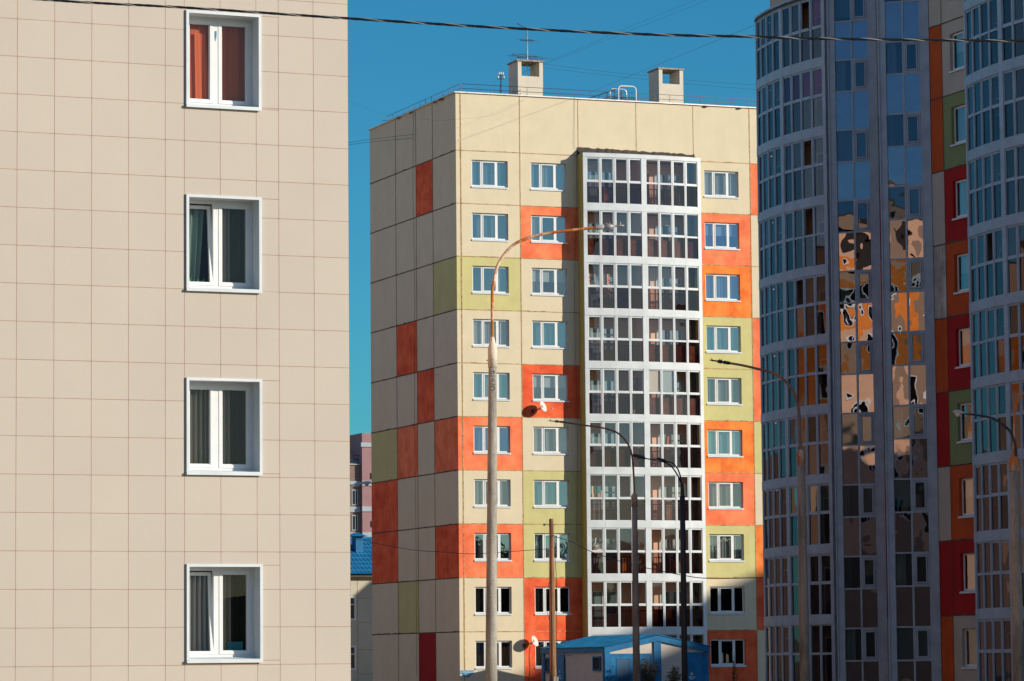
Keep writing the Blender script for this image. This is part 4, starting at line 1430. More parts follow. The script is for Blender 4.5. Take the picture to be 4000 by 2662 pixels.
# long side facing right, rear, far side
LB = 162.0
xr = xj[-1]; xl = xj[0] - 4
SIDE_K = list(range(8, 20)) + [38, 40]
def sidewall():
    tl.frm = Frm(FN(xr, 0, 0), -NN, NX)
    zs = [0.0, 2.2] + [2.2 + 2.9 * k for k in range(1, 8)] + [NTOP]
    for fl_ in range(len(zs) - 1):
        for k in range(int(LB / 3)):
            x0 = k * 3.0
            zz = zs[fl_]
            if fl_ < 2: mt_ = 'brown_panel'
            elif k % 4 == 1: mt_ = 'brown_panel'
            elif fl_ == 7: mt_ = 'bright_orange_panel'
            elif fl_ == 6 and k % 4 != 3: mt_ = 'bright_orange_panel'
            elif fl_ == 2: mt_ = 'brown_panel' if k % 2 else 'peach_panel'
            else: mt_ = 'peach_panel'
            if fl_ < 3 or k not in SIDE_K:
                panel(tl, x0, x0 + 3, zz, zs[fl_ + 1], mt_)
            else:
                panel(tl, x0, x0 + 3, zz, zs[fl_ + 1], mt_, (x0 + 0.7, x0 + 2.3, zz + 0.8, zz + 2.4), 0.2)
    tl.face([(0.5, -0.4, 0), (LB - 0.5, -0.4, 0), (LB - 0.5, -0.4, NTOP), (0.5, -0.4, NTOP)], 'dark_interior')
    tl.frm = FN
    tl.face([(xr, -LB, 0), (xl, -LB, 0), (xl, -LB, NTOP), (xr, -LB, NTOP)], 'pale_wall')
    tl.face([(xl, 0, 0), (xl, -LB, 0), (xl, -LB, NTOP), (xl, 0, NTOP)], 'pale_wall')
    tl.face([(xl, 0, 0), (xj[0], 0, 0), (xj[0], 0, NTOP), (xl, 0, NTOP)], 'beige_tile')
sidewall()
tl.build('wall', NB, False)
b = MB(FN)
b.box(xl, xr, -LB, 0, NTOP, NTOP + 0.15, 'roofing_felt')
b.build('roof', NB)
b = MB(FN)
b.face([(1.6, -1.5, 0.2), (5.3, -1.5, 0.2), (5.3, -1.5, 13), (1.6, -1.5, 13)], 'dim_wall')
for x in (1.6, 5.3):
    b.face([(x, -0.3, 0.2), (x, -1.5, 0.2), (x, -1.5, 13), (x, -0.3, 13)], 'dim_wall')
for z in (1.2, 4.2, 7.1, 10.1, 12.9):
    b.face([(1.6, -0.3, z), (5.3, -0.3, z), (5.3, -1.5, z), (1.6, -1.5, z)], 'dim_wall')
b.build('interior', NB, False)

FL = Frm(FN(xr, 0, 0), -NN, NX)
for fl_ in range(3, 8):
    for k in SIDE_K:
        zz = 2.2 + 2.9 * (fl_ - 1)
        b = MB(FL)
        ring(b, k * 3.0 + 0.7, k * 3.0 + 2.3, zz + 0.8, zz + 2.4, -0.15, 0.03, 0.14, 'white_plastic')
        b.box(k * 3.0 + 1.42, k * 3.0 + 1.58, -0.15, 0.0, zz + 0.94, zz + 2.26, 'white_plastic')
        b.build('side_window', NB)

def near_window(k, w):
    a, b_, c, e = w
    mb = MB(FN)
    # projecting white flange and deep metal reveal
    pr = 0.035
    fw = 0.045
    ring(mb, a - 0.015, b_ + 0.012, c - 0.02, e + 0.018, -0.005, pr, fw, 'white_metal')
    dpt = -0.30
    A, B, Cc, Ee = a + 0.028, b_ - 0.03, c + 0.024, e - 0.026
    for p in ([(A, pr, Cc), (A, dpt, Cc), (A, dpt, Ee), (A, pr, Ee)], [(B, pr, Cc), (B, dpt, Cc), (B, dpt, Ee), (B, pr, Ee)],
              [(A, pr, Ee), (B, pr, Ee), (B, dpt, Ee), (A, dpt, Ee)]):
        mb.face(p, 'white_metal')
    # frame, mullion and two sashes
    f0 = dpt
    ring(mb, A, B, Cc + 0.02, Ee, f0 - 0.06, f0 + 0.01, 0.055, 'white_plastic')
    mx = A + (B - A) * 0.47
    mb.box(mx - 0.045, mx + 0.045, f0 - 0.06, f0 + 0.014, Cc + 0.075, Ee - 0.055, 'white_plastic')
    panes = []
    tilt = k in (1, 3)
    for i, (p, q) in enumerate(((A + 0.055, mx - 0.045), (mx + 0.045, B - 0.055))):
        z0, z1 = Cc + 0.075, Ee - 0.055
        if i == 0 and tilt:
            # tilted sash, top leaning into the room
            th = 0.055
            def pt(x, dd, zz):
                fr_ = (zz - z0) / (z1 - z0)
                return (x, dd - 0.12 * fr_, zz)
            for (u0, u1, w0, w1) in ((p, q, z0, z0 + th), (p, q, z1 - th - 0.02, z1 - 0.02), (p, p + th, z0 + th, z1 - th - 0.02), (q - th, q, z0 + th, z1 - th - 0.02)):
                base = [pt(u0, f0 - 0.045, w0), pt(u1, f0 - 0.045, w0), pt(u1, f0 + 0.02, w0), pt(u0, f0 + 0.02, w0)]
                top = [pt(u0, f0 - 0.045, w1), pt(u1, f0 - 0.045, w1), pt(u1, f0 + 0.02, w1), pt(u0, f0 + 0.02, w1)]
                mb.prism(base, top, 'white_plastic')
            panes.append([pt(p + th, f0 - 0.01, z0 + th), pt(q - th, f0 - 0.01, z0 + th), pt(q - th, f0 - 0.01, z1 - th - 0.02), pt(p + th, f0 - 0.01, z1 - th - 0.02)])
        else:
            ring(mb, p, q, z0, z1, f0 - 0.045, f0 + 0.022, 0.052, 'white_plastic')
            ring(mb, p + 0.052, q - 0.052, z0 + 0.052, z1 - 0.052, f0 - 0.04, f0 + 0.008, 0.012, 'white_plastic')
            panes.append([(p + 0.06, f0 - 0.012, z0 + 0.06), (q - 0.06, f0 - 0.012, z0 + 0.06), (q - 0.06, f0 - 0.012, z1 - 0.06), (p + 0.06, f0 - 0.012, z1 - 0.06)])
    fr = mb.build('window', NB)
    g_ = MB(FN)
    for p in panes: g_.face(p, 'near_glass')
    g_.build('pane', fr, False)
    s = MB(FN)
    s.prism([(A, f0 + 0.01, Cc + 0.02), (B, f0 + 0.01, Cc + 0.02), (B + 0.01, pr + 0.025, Cc - 0.03), (A - 0.01, pr + 0.025, Cc - 0.03)],
            [(A, f0 + 0.01, Cc + 0.035), (B, f0 + 0.01, Cc + 0.035), (B + 0.01, pr + 0.025, Cc - 0.012), (A - 0.01, pr + 0.025, Cc - 0.012)], 'white_metal')
    s.box(a - 0.02, b_ + 0.005, pr + 0.002, pr + 0.028, c - 0.035, Cc - 0.03 + 0.012, 'white_metal')
    s.build('sill', fr)
    cmat = ['red_curtain', 'olive_curtain', 'net_curtain', 'net_curtain'][k]
    cu2 = MB(FN)
    if k == 0:
        wavy(cu2, A - 0.1, A + 0.46, -0.400, c - 0.1, e + 0.1, cmat, 3, 0.006, 5, 0.02)
        wavy(cu2, A + 0.40, B + 0.1, -0.410, c - 0.1, e + 0.1, cmat, 4, 0.010, 6)
        wavy(cu2, A + 0.22, A + 0.42, -0.365, c + 0.05, e - 0.28, cmat, 1, 0.012, 3, 0.06)
    else:
        if k == 1:
            wavy(cu2, A - 0.05, A + 0.44, -0.500, c - 0.1, e + 0.1, 'teal_curtain', 4, 0.025, k, -0.12)
        else:
            wavy(cu2, A - 0.1, A + 0.50, -0.46, c - 0.1, e + 0.1, cmat, 7, 0.045, k)
        if k == 1:
            wavy(cu2, A + 0.5, A + 0.82, -0.42, c - 0.1, e + 0.1, 'net_curtain', 4, 0.035, 8)
            wavy(cu2, A + 0.7, B + 0.1, -0.50, c - 0.1, e + 0.1, 'olive_curtain', 7, 0.045, 9)
        else:
            wavy(cu2, A + 0.5, A + 0.84, -0.42, c - 0.1, e + 0.1, 'net_curtain', 4, 0.04, 8 + k)
            wavy(cu2, A + 0.74, B + 0.1, -0.52, c - 0.1, e + 0.1, 'dark_curtain', 6, 0.05, 9 + k)
    cu2.build('curtain', fr, False)
    if k == 0:
        h = MB(FN)
        h.box(mx - 0.012, mx + 0.016, f0 + 0.014, f0 + 0.022, e - 0.36, e - 0.24, 'sign_blue')
        h.tube([(mx - 0.006, f0 + 0.02, e - 0.36), (mx, f0 + 0.02, e - 0.40), (mx + 0.02, f0 + 0.02, e - 0.30)], 0.004, 'white_plastic', 4)
        h.build('tag_strip', fr)
    for px_, py_ in ((mx - 0.19, e - 0.23), (B - 0.16, e - 0.25)):
        pass
for k, w in enumerate(wins):
    near_window(k, w)
# plants and a card on the near sills
b = MB(FN)
rnd = random.Random(21)
wn = wins[1]
for i in range(16):
    x = wn[0] + 0.12 + rnd.uniform(0, 0.36); zb_ = wn[2] + 0.11
    L = rnd.uniform(0.08, 0.18); lx = rnd.uniform(-0.1, 0.1)
    b.face([(x - 0.012, -0.42, zb_), (x + 0.012, -0.42, zb_), (x + lx + 0.012, -0.40, zb_ + L), (x + lx, -0.40, zb_ + L * 0.8)], 'bright_green')
b.box(wn[0] + 0.08, wn[0] + 0.5, -0.48, -0.37, wn[2] + 0.03, wn[2] + 0.12, 'cream_cloth')
tag(settle(b.build('potted_plant', None, False)), 'green spiky plant in a trough on the tilted window sill', 'plant')
b = MB(FN)
wn = wins[3]
b.box(wn[0] + 0.80, wn[0] + 1.06, -0.395, -0.38, wn[2] + 0.08, wn[2] + 0.30, 'blue_card')
tag(settle(b.build('blue_card', None)), 'teal card leaning inside the lowest window of the tiled block', 'card')

# ================================================================== neighbour block off to the right (casts the long low shadow)
nbk = thing('apartment_building', (88, -75, 0), 'cream ten storey panel block standing beyond the right edge', 'building')
b = MB()
b.box(82, 96, -112, -48, 0, Z_ROOF, 'block_cream_panel')
b.build('wall', nbk)
b = MB()
b.box(81.9, 96.1, -112.1, -47.9, Z_ROOF, Z_ROOF + 0.1, 'roofing_felt')
b.build('roof', nbk)
for f in range(10):
    b = MB()
    for k in range(15):
        y = -110 + k * 4.1
        b.box(81.93, 82.0, y, y + 2, jz(f) - 1.93, jz(f) - 0.48, 'dark_interior')
    b.build('window', nbk)

# ================================================================== kiosk
kk = thing('transformer_kiosk', (5.9, -8, 0), 'grey kiosk with blue gabled metal roof, blue trim and blue doors', 'kiosk')
KU0, KU1, KV0, KV1 = 3.11, 8.68, -12.0, -3.7
KUM = 5.92
ze, zri = 2.36, 2.93
FK = Frm((0, KV0, 0), (1, 0, 0), (0, -1, 0))
FS = Frm((KU0, 0, 0), (0, 1, 0), (-1, 0, 0))
b = MB(FK)
b.prism([(KU0 + 0.05, -0.02, 0), (KU1 - 0.05, -0.02, 0), (KU1 - 0.05, -0.02, ze - 0.02), (KUM, -0.02, zri - 0.02), (KU0 + 0.05, -0.02, ze - 0.02)],
        [(KU0 + 0.05, -(KV1 - KV0) + 0.05, 0), (KU1 - 0.05, -(KV1 - KV0) + 0.05, 0), (KU1 - 0.05, -(KV1 - KV0) + 0.05, ze - 0.02), (KUM, -(KV1 - KV0) + 0.05, zri - 0.02), (KU0 + 0.05, -(KV1 - KV0) + 0.05, ze - 0.02)], 'kiosk_grey')
b.build('wall', kk)
b = MB(FK)
# roof sheets with ribs
dR = -(KV1 - KV0) - 0.12
for xa, za, xb, zb_ in ((KU0 - 0.1, ze - 0.0, KUM, zri + 0.03), (KUM, zri + 0.03, KU1 + 0.1, ze - 0.0)):
    b.prism([(xa, 0.12, za), (xb, 0.12, zb_), (xb, dR, zb_), (xa, dR, za)], [(xa, 0.12, za + 0.03), (xb, 0.12, zb_ + 0.03), (xb, dR, zb_ + 0.03), (xa, dR, za + 0.03)], 'kiosk_blue_roof')
n = 42
for i in range(n):
    d = 0.10 + (dR - 0.1) * (i + 0.5) / n
    for xa, za, xb, zb_ in ((KU0 - 0.1, ze + 0.03, KUM - 0.03, zri + 0.055), (KUM + 0.03, zri + 0.055, KU1 + 0.1, ze + 0.03)):
        b.prism([(xa, d - 0.03, za), (xb, d - 0.03, zb_), (xb, d + 0.03, zb_), (xa, d + 0.03, za)], [(xa, d - 0.015, za + 0.022), (xb, d - 0.015, zb_ + 0.022), (xb, d + 0.015, zb_ + 0.022), (xa, d + 0.015, za + 0.022)], 'kiosk_blue_roof')
b.build('roof', kk)
b = MB(FK)
b.box(KU0, KU0 + 0.27, -0.02, 0.04, 0, ze - 0.03, 'kiosk_blue')
b.box(KU1 - 0.22, KU1, -0.02, 0.04, 0, ze - 0.03, 'kiosk_blue')
b.box(KUM - 0.19, KUM + 0.19, -0.02, 0.06, 0, zri - 0.02, 'kiosk_blue')
for xa, za, xb, zb_ in ((KU0 - 0.04, ze, KUM, zri), (KUM, zri, KU1 + 0.04, ze)):
    b.prism([(xa, -0.02, za - 0.27), (xb, -0.02, zb_ - 0.27), (xb, -0.02, zb_ - 0.002), (xa, -0.02, za - 0.002)], [(xa, 0.10, za - 0.27), (xb, 0.10, zb_ - 0.27), (xb, 0.10, zb_ - 0.002), (xa, 0.10, za - 0.002)], 'kiosk_blue')
b.frm = FS
b.box(-11.98, -3.65, -0.02, 0.06, ze - 0.24, ze - 0.005, 'kiosk_blue')
b.box(-11.97, -11.8, -0.02, 0.03, 0, ze - 0.245, 'kiosk_blue')
b.box(-4.0, -3.7, -0.02, 0.03, 0, ze - 0.245, 'kiosk_blue')
b.build('trim', kk)
def kdoor(F, x0, x1, z1, win, seam=None, gap=0.0):
    b = MB(F)
    b.box(x0, x1, -0.02, 0.03, 0.15, z1, 'kiosk_blue')
    ring(b, x0 - 0.03, x1 + 0.03, 0.12, z1 + 0.03, -0.02, 0.045, 0.07, 'kiosk_blue')
    if seam: b.box(seam - 0.012, seam + 0.012, 0.03, 0.034, 0.2, z1 - 0.06, 'black_paint')
    if win:
        ring(b, win[0] - 0.06, win[1] + 0.06, win[2] - 0.06, win[3] + 0.06, 0.03, 0.05, 0.05, 'kiosk_blue')
        n_ = 12
        for i in range(n_):
            z = win[2] + (win[3] - win[2]) * i / n_
            h_ = (win[3] - win[2]) / n_
            b.face([(win[0], 0.0305, win[2]), (win[1], 0.0305, win[2]), (win[1], 0.0305, win[3]), (win[0], 0.0305, win[3])], 'black_paint') if i == 0 else None
            b.prism([(win[0], 0.031, z), (win[1], 0.031, z), (win[1], 0.031, z + h_ * 0.9), (win[0], 0.031, z + h_ * 0.9)], [(win[0], 0.05, z), (win[1], 0.05, z), (win[1], 0.034, z + h_ * 0.9), (win[0], 0.034, z + h_ * 0.9)], 'vent_blue')
    return b.build('door', kk)
d1 = kdoor(FK, 3.42, 5.6, 2.03, (3.78, 4.42, 0.72, 1.78), 4.62)
d2 = kdoor(FK, 7.5, 8.42, 2.07, None)
d3 = kdoor(FS, -6.75, -5.6, 2.02, None)
def tri(parent, F, x, z, s):
    b = MB(F)
    b.prism([(x - s, 0.036, z), (x + s, 0.036, z), (x, 0.036, z + 1.73 * s)], [(x - s, 0.042, z), (x + s, 0.042, z), (x, 0.042, z + 1.73 * s)], 'dish_white')
    q = s * 0.8
    b.face([(x - 0.02 * s / 0.12, 0.046, z + 0.9 * q), (x + 0.03 * s / 0.12, 0.046, z + 1.35 * q), (x + 0.01, 0.046, z + 0.95 * q), (x + 0.03, 0.046, z + 0.95 * q), (x - 0.015, 0.046, z + 0.3 * q), (x, 0.046, z + 0.8 * q)], 'black_paint')
    b.build('warning_triangle', parent, False)
tri(d1, FK, 4.5, 0.42, 0.11)
tri(d2, FK, 7.75, 0.98, 0.09)
tri(d3, FS, -6.2, 1.15, 0.09)
b = MB(FK)
b.box(3.70, 3.93, 0.036, 0.05, 0.40, 0.56, 'dish_white')
b.build('notice_plate', d1)
def scribble(parent, F, x0, x1, z, h, seed):
    b = MB(F); rn = random.Random(seed)
    x = x0
    while x < x1:
        w = rn.uniform(0.02, 0.04)
        if rn.random() < 0.85:
            b.box(x, x + 0.008, 0.033, 0.037, z, z + h, 'sign_white')
            b.box(x + 0.008, x + w - 0.008, 0.033, 0.037, z + h * rn.choice((0, 0.4, 0.8)), z + h * rn.choice((0.15, 0.55, 0.95)) + 0.012, 'sign_white')
        x += w
    b.build('lettering', parent)
for i, (xa, xb, z) in enumerate(((3.98, 4.30, 0.56), (4.0, 4.3, 0.49), (4.06, 4.26, 0.43), (3.98, 4.3, 0.36))):
    scribble(d1, FK, xa, xb, z, 0.045, i)
for i, (xa, xb, z) in enumerate(((7.6, 7.92, 0.86), (7.66, 7.88, 0.77), (7.6, 8.05, 0.55))):
    scribble(d2, FK, xa, xb, z, 0.055, 20 + i)
scribble(d3, FS, -6.35, -6.05, 0.95, 0.06, 33)
scribble(d3, FS, -6.4, -6.0, 0.83, 0.06, 34)
for x0, x1, z0, z1 in ((-11.42, -10.55, 1.28, 1.88), (-4.55, -4.15, 1.2, 1.85)):
    b = MB(FS)
    ring(b, x0 - 0.06, x1 + 0.06, z0 - 0.06, z1 + 0.06, -0.03, 0.03, 0.07, 'kiosk_blue')
    b.face([(x0, 0.0, z0), (x1, 0.0, z0), (x1, 0.0, z1), (x0, 0.0, z1)], 'dark_interior')
    b.build('window', kk, False)
b = MB(FS)
b.tube([(-7.6, 0.0, 2.0), (-7.6, 0.25, 2.02), (-7.6, 0.28, 1.8)], 0.03, 'galvanised', 6)
b.build('floodlight', kk)

# ================================================================== street lamps
def pole(t, x, y, ztop, rtop, taper, mat, sides=20, lean=(0, 0)):
    b = MB()
    zs = [0, ztop * 0.33, ztop * 0.66, ztop]
    base = Vector((x + lean[0], y + lean[1], 0)); ax = Vector((x, y, ztop)) - base
    b.lathe(base, ax, [(z * ax.length / ztop, rtop + taper * (ztop - z)) for z in zs], mat, sides)
    return b.build('pole', t)
def bez(pts, n=4):
    """smooth a polyline (Catmull-Rom)"""
    P = [Vector(p) for p in pts]; out = []
    for i in range(len(P) - 1):
        p0 = P[max(i - 1, 0)]; p1 = P[i]; p2 = P[i + 1]; p3 = P[min(i + 2, len(P) - 1)]
        for k in range(n):
            t = k / n
            out.append(0.5 * ((2 * p1) + (p2 - p0) * t + (2 * p0 - 5 * p1 + 4 * p2 - p3) * t * t + (3 * p1 - p0 - 3 * p2 + p3) * t ** 3))
    out.append(P[-1])
    return out
def stub_head(parent, p, q, mat, s=1.0):
    """bare fitting left at the end of an arm"""
    b = MB()
    p = Vector(p); q = Vector(q); ax = (q - p)
    L = ax.length
    b.lathe(p, ax, [(-0.05, 0.05 * s), (0.0, 0.065 * s), (L * 0.25, 0.065 * s), (L * 0.27, 0.045 * s), (L * 0.33, 0.045 * s), (L * 0.35, 0.075 * s), (L * 0.55, 0.06 * s), (L * 0.57, 0.03 * s), (L * 0.8, 0.028 * s), (L * 0.82, 0.04 * s), (L * 0.9, 0.02 * s), (L, 0.012 * s)], mat, 10)
    for k in (0.36, 0.46, 0.86):
        c = p + ax * k
        b.tube([c, c + Vector((0, 0, 0.10 * s))], 0.014 * s, mat, 5)
    return b.build('fitting', parent)

L1 = thing('street_lamp', (-38.16, -105.11, 0), 'sunlit concrete lamp post with a rusted orange curved arm, in front of the cream block', 'street lamp', 'street lamps along the yard')
pole(L1, -38.16, -105.11, 7.72, 0.083, 0.0062, 'pole_concrete', 20, (-0.093, 0.036))
b = MB()
b.lathe((-38.16, -105.11, 7.70), (0, 0, 1), [(0, 0.094), (0.42, 0.094), (0.43, 0.08), (0.58, 0.045), (0.62, 0.04)], 'white_collar' if 'white_collar' in MATS else 'chimney_plaster', 20)
for an_ in (0.3, 2.5, 4.4):
    c = Vector((-38.16 + 0.095 * math.cos(an_), -105.11 + 0.095 * math.sin(an_), 7.85))
    b.tube([c, c + Vector((0.03 * math.cos(an_), 0.03 * math.sin(an_), 0))], 0.012, 'rust_red', 5)
b.build('collar', L1)
b = MB()
arm = bez([(-38.16, -105.11, 8.15), (-38.155, -105.115, 9.23), (-38.13, -105.12, 9.40), (-38.09, -105.14, 9.66), (-38.0, -105.17, 9.89), (-37.85, -105.23, 10.11), (-37.66, -105.3, 10.27), (-37.38, -105.41, 10.38), (-37.08, -105.53, 10.45), (-36.63, -105.7, 10.51), (-36.14, -105.89, 10.56)])
b.tube(arm, 0.032, 'rusted_arm', 10, True, 0.030)
b.build('arm', L1)
stub_head(L1, (-36.14, -105.89, 10.56), (-35.62, -106.10, 10.60), 'lamp_grey', 0.8)
text('\u041e\u041b-10', 0.15, (-38.16 - 0.03, -105.11 - 0.089, 7.42), ROT_A @ Matrix.Rotation(R_(90), 3, 'Z'), 'dark_rail', L1)

L3 = thing('street_lamp', (-19.74, -69.35, 0), 'grey post with a thin brown arm reaching left, in front of the white balcony stack', 'street lamp', 'street lamps along the yard')
pole(L3, -19.74, -69.35, 6.66, 0.084, 0.0062, 'dark_concrete')
b = MB()
b.lathe((-19.74, -69.35, 6.55), (0, 0, 1), [(0, 0.105), (0.36, 0.105), (0.38, 0.09), (0.45, 0.04), (0.5, 0.035)], 'rusted_collar', 4)
b.build('collar', L3)
b = MB()
arm = bez([(-19.74, -69.35, 6.9), (-19.75, -69.35, 7.39), (-19.76, -69.34, 7.74), (-19.79, -69.33, 8.13), (-19.86, -69.3, 8.44), (-20.01, -69.25, 8.7), (-20.23, -69.16, 8.92), (-20.47, -69.07, 9.02), (-20.69, -68.98, 9.08), (-21.25, -68.77, 9.17), (-21.81, -68.55, 9.27)])
b.tube(arm, 0.033, 'dark_rusted_arm', 8, True, 0.028)
b.build('arm', L3)
stub_head(L3, (-21.81, -68.55, 9.27), (-22.27, -68.37, 9.32), 'dark_rusted_arm', 0.55)

L4 = thing('street_lamp', (-19.95, -73.56, 0), 'black steel lamp post with two curved arms and flat lamp heads', 'street lamp', 'street lamps along the yard')
pole(L4, -19.95, -73.56, 6.70, 0.082, 0.0018, 'black_paint')
b = MB()
b.lathe((-19.95, -73.56, 6.65), (0, 0, 1), [(0, 0.084), (0.05, 0.06), (0.25, 0.055), (0.45, 0.045)], 'black_paint', 12)
b.build('collar', L4)
armA = [(-19.95, -73.56, 6.7), (-19.955, -73.56, 6.9), (-20.0, -73.54, 7.15), (-20.11, -73.5, 7.4), (-20.25, -73.44, 7.61), (-20.42, -73.38, 7.73), (-20.72, -73.26, 7.81), (-20.99, -73.16, 7.86)]
armB = [(-19.95, -73.56, 6.7), (-19.955, -73.55, 6.95), (-19.97, -73.55, 7.17), (-20.04, -73.53, 7.45), (-20.12, -73.49, 7.61), (-20.23, -73.45, 7.72), (-20.42, -73.38, 7.77)]
def flathead(t, arm, end, wid, th, name='lamp_head'):
    b = MB(); b.tube(bez(arm), 0.026, 'black_paint', 8, True, 0.02); b.build('arm', t)
    p = Vector(arm[-1]); q = Vector(end); ax = (q - p).normalized(); L = (q - p).length
    sd = ax.cross(Vector((0, 0, 1))).normalized(); up_ = sd.cross(ax)
    b = MB()
    prof = [(0, 0.3, 0.5), (0.12, 0.75, 0.9), (0.4, 1, 1), (0.8, 0.95, 0.9), (1.0, 0.55, 0.45)]
    rings = []
    for t_, w_, h_ in prof:
        c = p + ax * L * t_
        rings.append([c + sd * wid * w_ - up_ * th * h_ * 0.4, c + sd * wid * w_ * 0.8 + up_ * th * h_ * 0.6, c - sd * wid * w_ * 0.8 + up_ * th * h_ * 0.6, c - sd * wid * w_ - up_ * th * h_ * 0.4])
    for i in range(len(rings) - 1):
        for k in range(4):
            b.face([rings[i][k], rings[i][(k + 1) % 4], rings[i + 1][(k + 1) % 4], rings[i + 1][k]], 'black_paint', raw=True)
    b.face(rings[0], 'black_paint', raw=True); b.face(rings[-1], 'black_paint', raw=True)
    hd = b.build(name, t)
    b = MB()
    c = p + ax * L * 0.68 - up_ * th * 0.35
    b.lathe(c, -up_, [(0, wid * 0.75), (th * 0.35, wid * 0.65), (th * 0.6, wid * 0.3)], 'lamp_lens', 12)
    b.build('lens', hd)
simple('lamp_lens', (0.45, 0.43, 0.38), 0.2, 0, 0.1)
flathead(L4, armA, (-21.36, -73.01, 7.965), 0.13, 0.10)
flathead(L4, armB, (-20.67, -73.28, 7.845), 0.13, 0.09)

L2 = thing('street_lamp', (-20.94, -83.91, 0), 'weathered post with rusted collar before the dark curved balconies', 'street lamp', 'street lamps along the yard')
pole(L2, -20.92, -83.91, 7.15, 0.098, 0.0075, 'dark_concrete')
b = MB()
b.lathe((-20.93, -83.91, 7.06), (0, 0, 1), [(0, 0.125), (0.41, 0.125), (0.42, 0.10), (0.46, 0.04)], 'rusted_collar', 4)
b.build('collar', L2)
b = MB()
arm = bez([(-20.93, -83.91, 7.45), (-20.95, -83.9, 8.06), (-20.96, -83.89, 8.51), (-21.01, -83.88, 8.83), (-21.09, -83.85, 9.1), (-21.23, -83.79, 9.33), (-21.46, -83.7, 9.55), (-21.65, -83.63, 9.65), (-21.99, -83.5, 9.75), (-22.41, -83.33, 9.86), (-22.77, -83.19, 9.93)])
b.tube(arm, 0.045, 'dark_rusted_arm', 8, True, 0.034)
b.build('arm', L2)
stub_head(L2, (-22.77, -83.19, 9.93), (-23.27, -83.0, 10.02), 'black_paint', 0.75)

L5 = thing('street_lamp', (-23.32, -100.14, 0), 'dark post at the right edge with a grey teardrop lamp head', 'street lamp', 'street lamps along the yard')
pole(L5, -23.32, -100.14, 6.05, 0.108, 0.006, 'dark_concrete')
b = MB()
b.lathe((-23.32, -100.14, 6.0), (0, 0, 1), [(0, 0.118), (0.30, 0.118), (0.32, 0.1), (0.36, 0.06)], 'rusted_collar', 16)
b.build('collar', L5)
b = MB()
b.tube(bez([(-23.34, -100.13, 6.3), (-23.33, -100.135, 6.55), (-23.31, -100.14, 6.9), (-23.29, -100.15, 7.37), (-23.25, -100.17, 7.54), (-23.17, -100.2, 7.7), (-23.07, -100.24, 7.83), (-22.7, -100.38, 8.05), (-22.1, -100.6, 8.2)]), 0.028, 'rusted_arm', 8, True, 0.024)
b.build('arm', L5)
b = MB()
b.tube(bez([(-23.27, -100.16, 6.3), (-23.30, -100.15, 6.63), (-23.38, -100.12, 6.9), (-23.5, -100.07, 7.05), (-23.71, -99.99, 7.21), (-23.87, -99.93, 7.27), (-24.19, -99.81, 7.33), (-24.38, -99.73, 7.355)]), 0.036, 'black_paint', 8, True, 0.024)
b.build('arm', L5)
def cobra(t, p, q, r, mat='lamp_grey', lens='lamp_lens'):
    p = Vector(p); q = Vector(q); ax = (q - p).normalized(); L = (q - p).length
    b = MB()
    b.lathe(p, ax, [(-0.06, r * 0.25), (L * 0.2, r * 0.35), (L * 0.35, r * 0.8), (L * 0.6, r), (L * 0.85, r * 0.85), (L * 0.97, r * 0.45), (L, r * 0.1)], mat, 14)
    up_ = ax.cross(Vector((0, 0, 1))).normalized().cross(ax)
    for v_ in b.v:
        h = (v_ - p).dot(up_)
        if h < 0: v_ -= up_ * (h * 0.75)
    hd = b.build('lamp_head', t)
    b = MB()
    c = p + ax * L * 0.64 - up_ * r * 0.1
    b.lathe(c, -up_, [(0, r * 0.8), (r * 0.45, r * 0.75), (r * 0.8, r * 0.45), (r * 0.95, r * 0.1)], lens, 14)
    b.build('lens', hd)
cobra(L5, (-24.33, -99.75, 7.355), (-24.63, -99.63, 7.38), 0.085)

L6 = thing('street_lamp', (-19.0, -28.9, 0), 'white lamp head poking out beside the edge of the tiled block', 'street lamp', 'street lamps along the yard')
pole(L6, -19.0, -28.9, 8.6, 0.09, 0.006, 'pole_concrete')
b = MB()
b.tube(bez([(-19.0, -28.9, 8.55), (-18.6, -29.05, 8.95), (-17.6, -29.42, 9.1), (-16.05, -30.02, 9.23), (-15.72, -30.15, 9.28)]), 0.035, 'white_metal', 8, True, 0.03)
b.build('arm', L6)
cobra(L6, (-15.74, -30.14, 9.28), (-15.16, -30.37, 9.32), 0.11, 'white_metal')

# wooden pole
def back(p, k=1.1):
    q = Vector((-63.834, -172.378, 1.7)); p = Vector(p)
    return q + (p - q) * k
PX, PY = -2.50, -19.19
UP = thing('utility_pole', (PX, PY, 0), 'weathered wooden utility pole in front of the blue kiosk', 'utility pole')
FU = Frm((PX, PY, 0), (1, 0, 0), (0, -1, 0))
b = MB()
b.lathe((PX, PY, 0.0), (0, 0, 1), [(0, 0.175), (3, 0.155), (5.6, 0.130), (8.3, 0.108), (8.34, 0.085)], 'old_wood', 14)
b.build('pole', UP)
b = MB(FU)
b.box(-0.08, 0.16, 0.12, 0.30, 0, 1.0, 'pole_concrete')
b.build('footing', UP)
b = MB(FU)
b.tube([(-0.04, 0.03, 8.05), (-0.24, -0.07, 8.07), (-0.32, -0.10, 8.06)], 0.013, 'black_paint', 5)
b.lathe(FU(-0.32, -0.10, 8.0), (0, 0, 1), [(0, 0.02), (0.03, 0.045), (0.09, 0.03), (0.11, 0.01)], 'black_paint', 8)
b.tube([(0.03, 0.08, 8.05), (0.15, 0.08, 8.05)], 0.016, 'black_paint', 5)
b.tube([(-0.02, 0.122, 7.04), (0.11, 0.122, 7.05)], 0.013, 'galvanised', 5)
b.build('bracket', UP)
b = MB(FU)
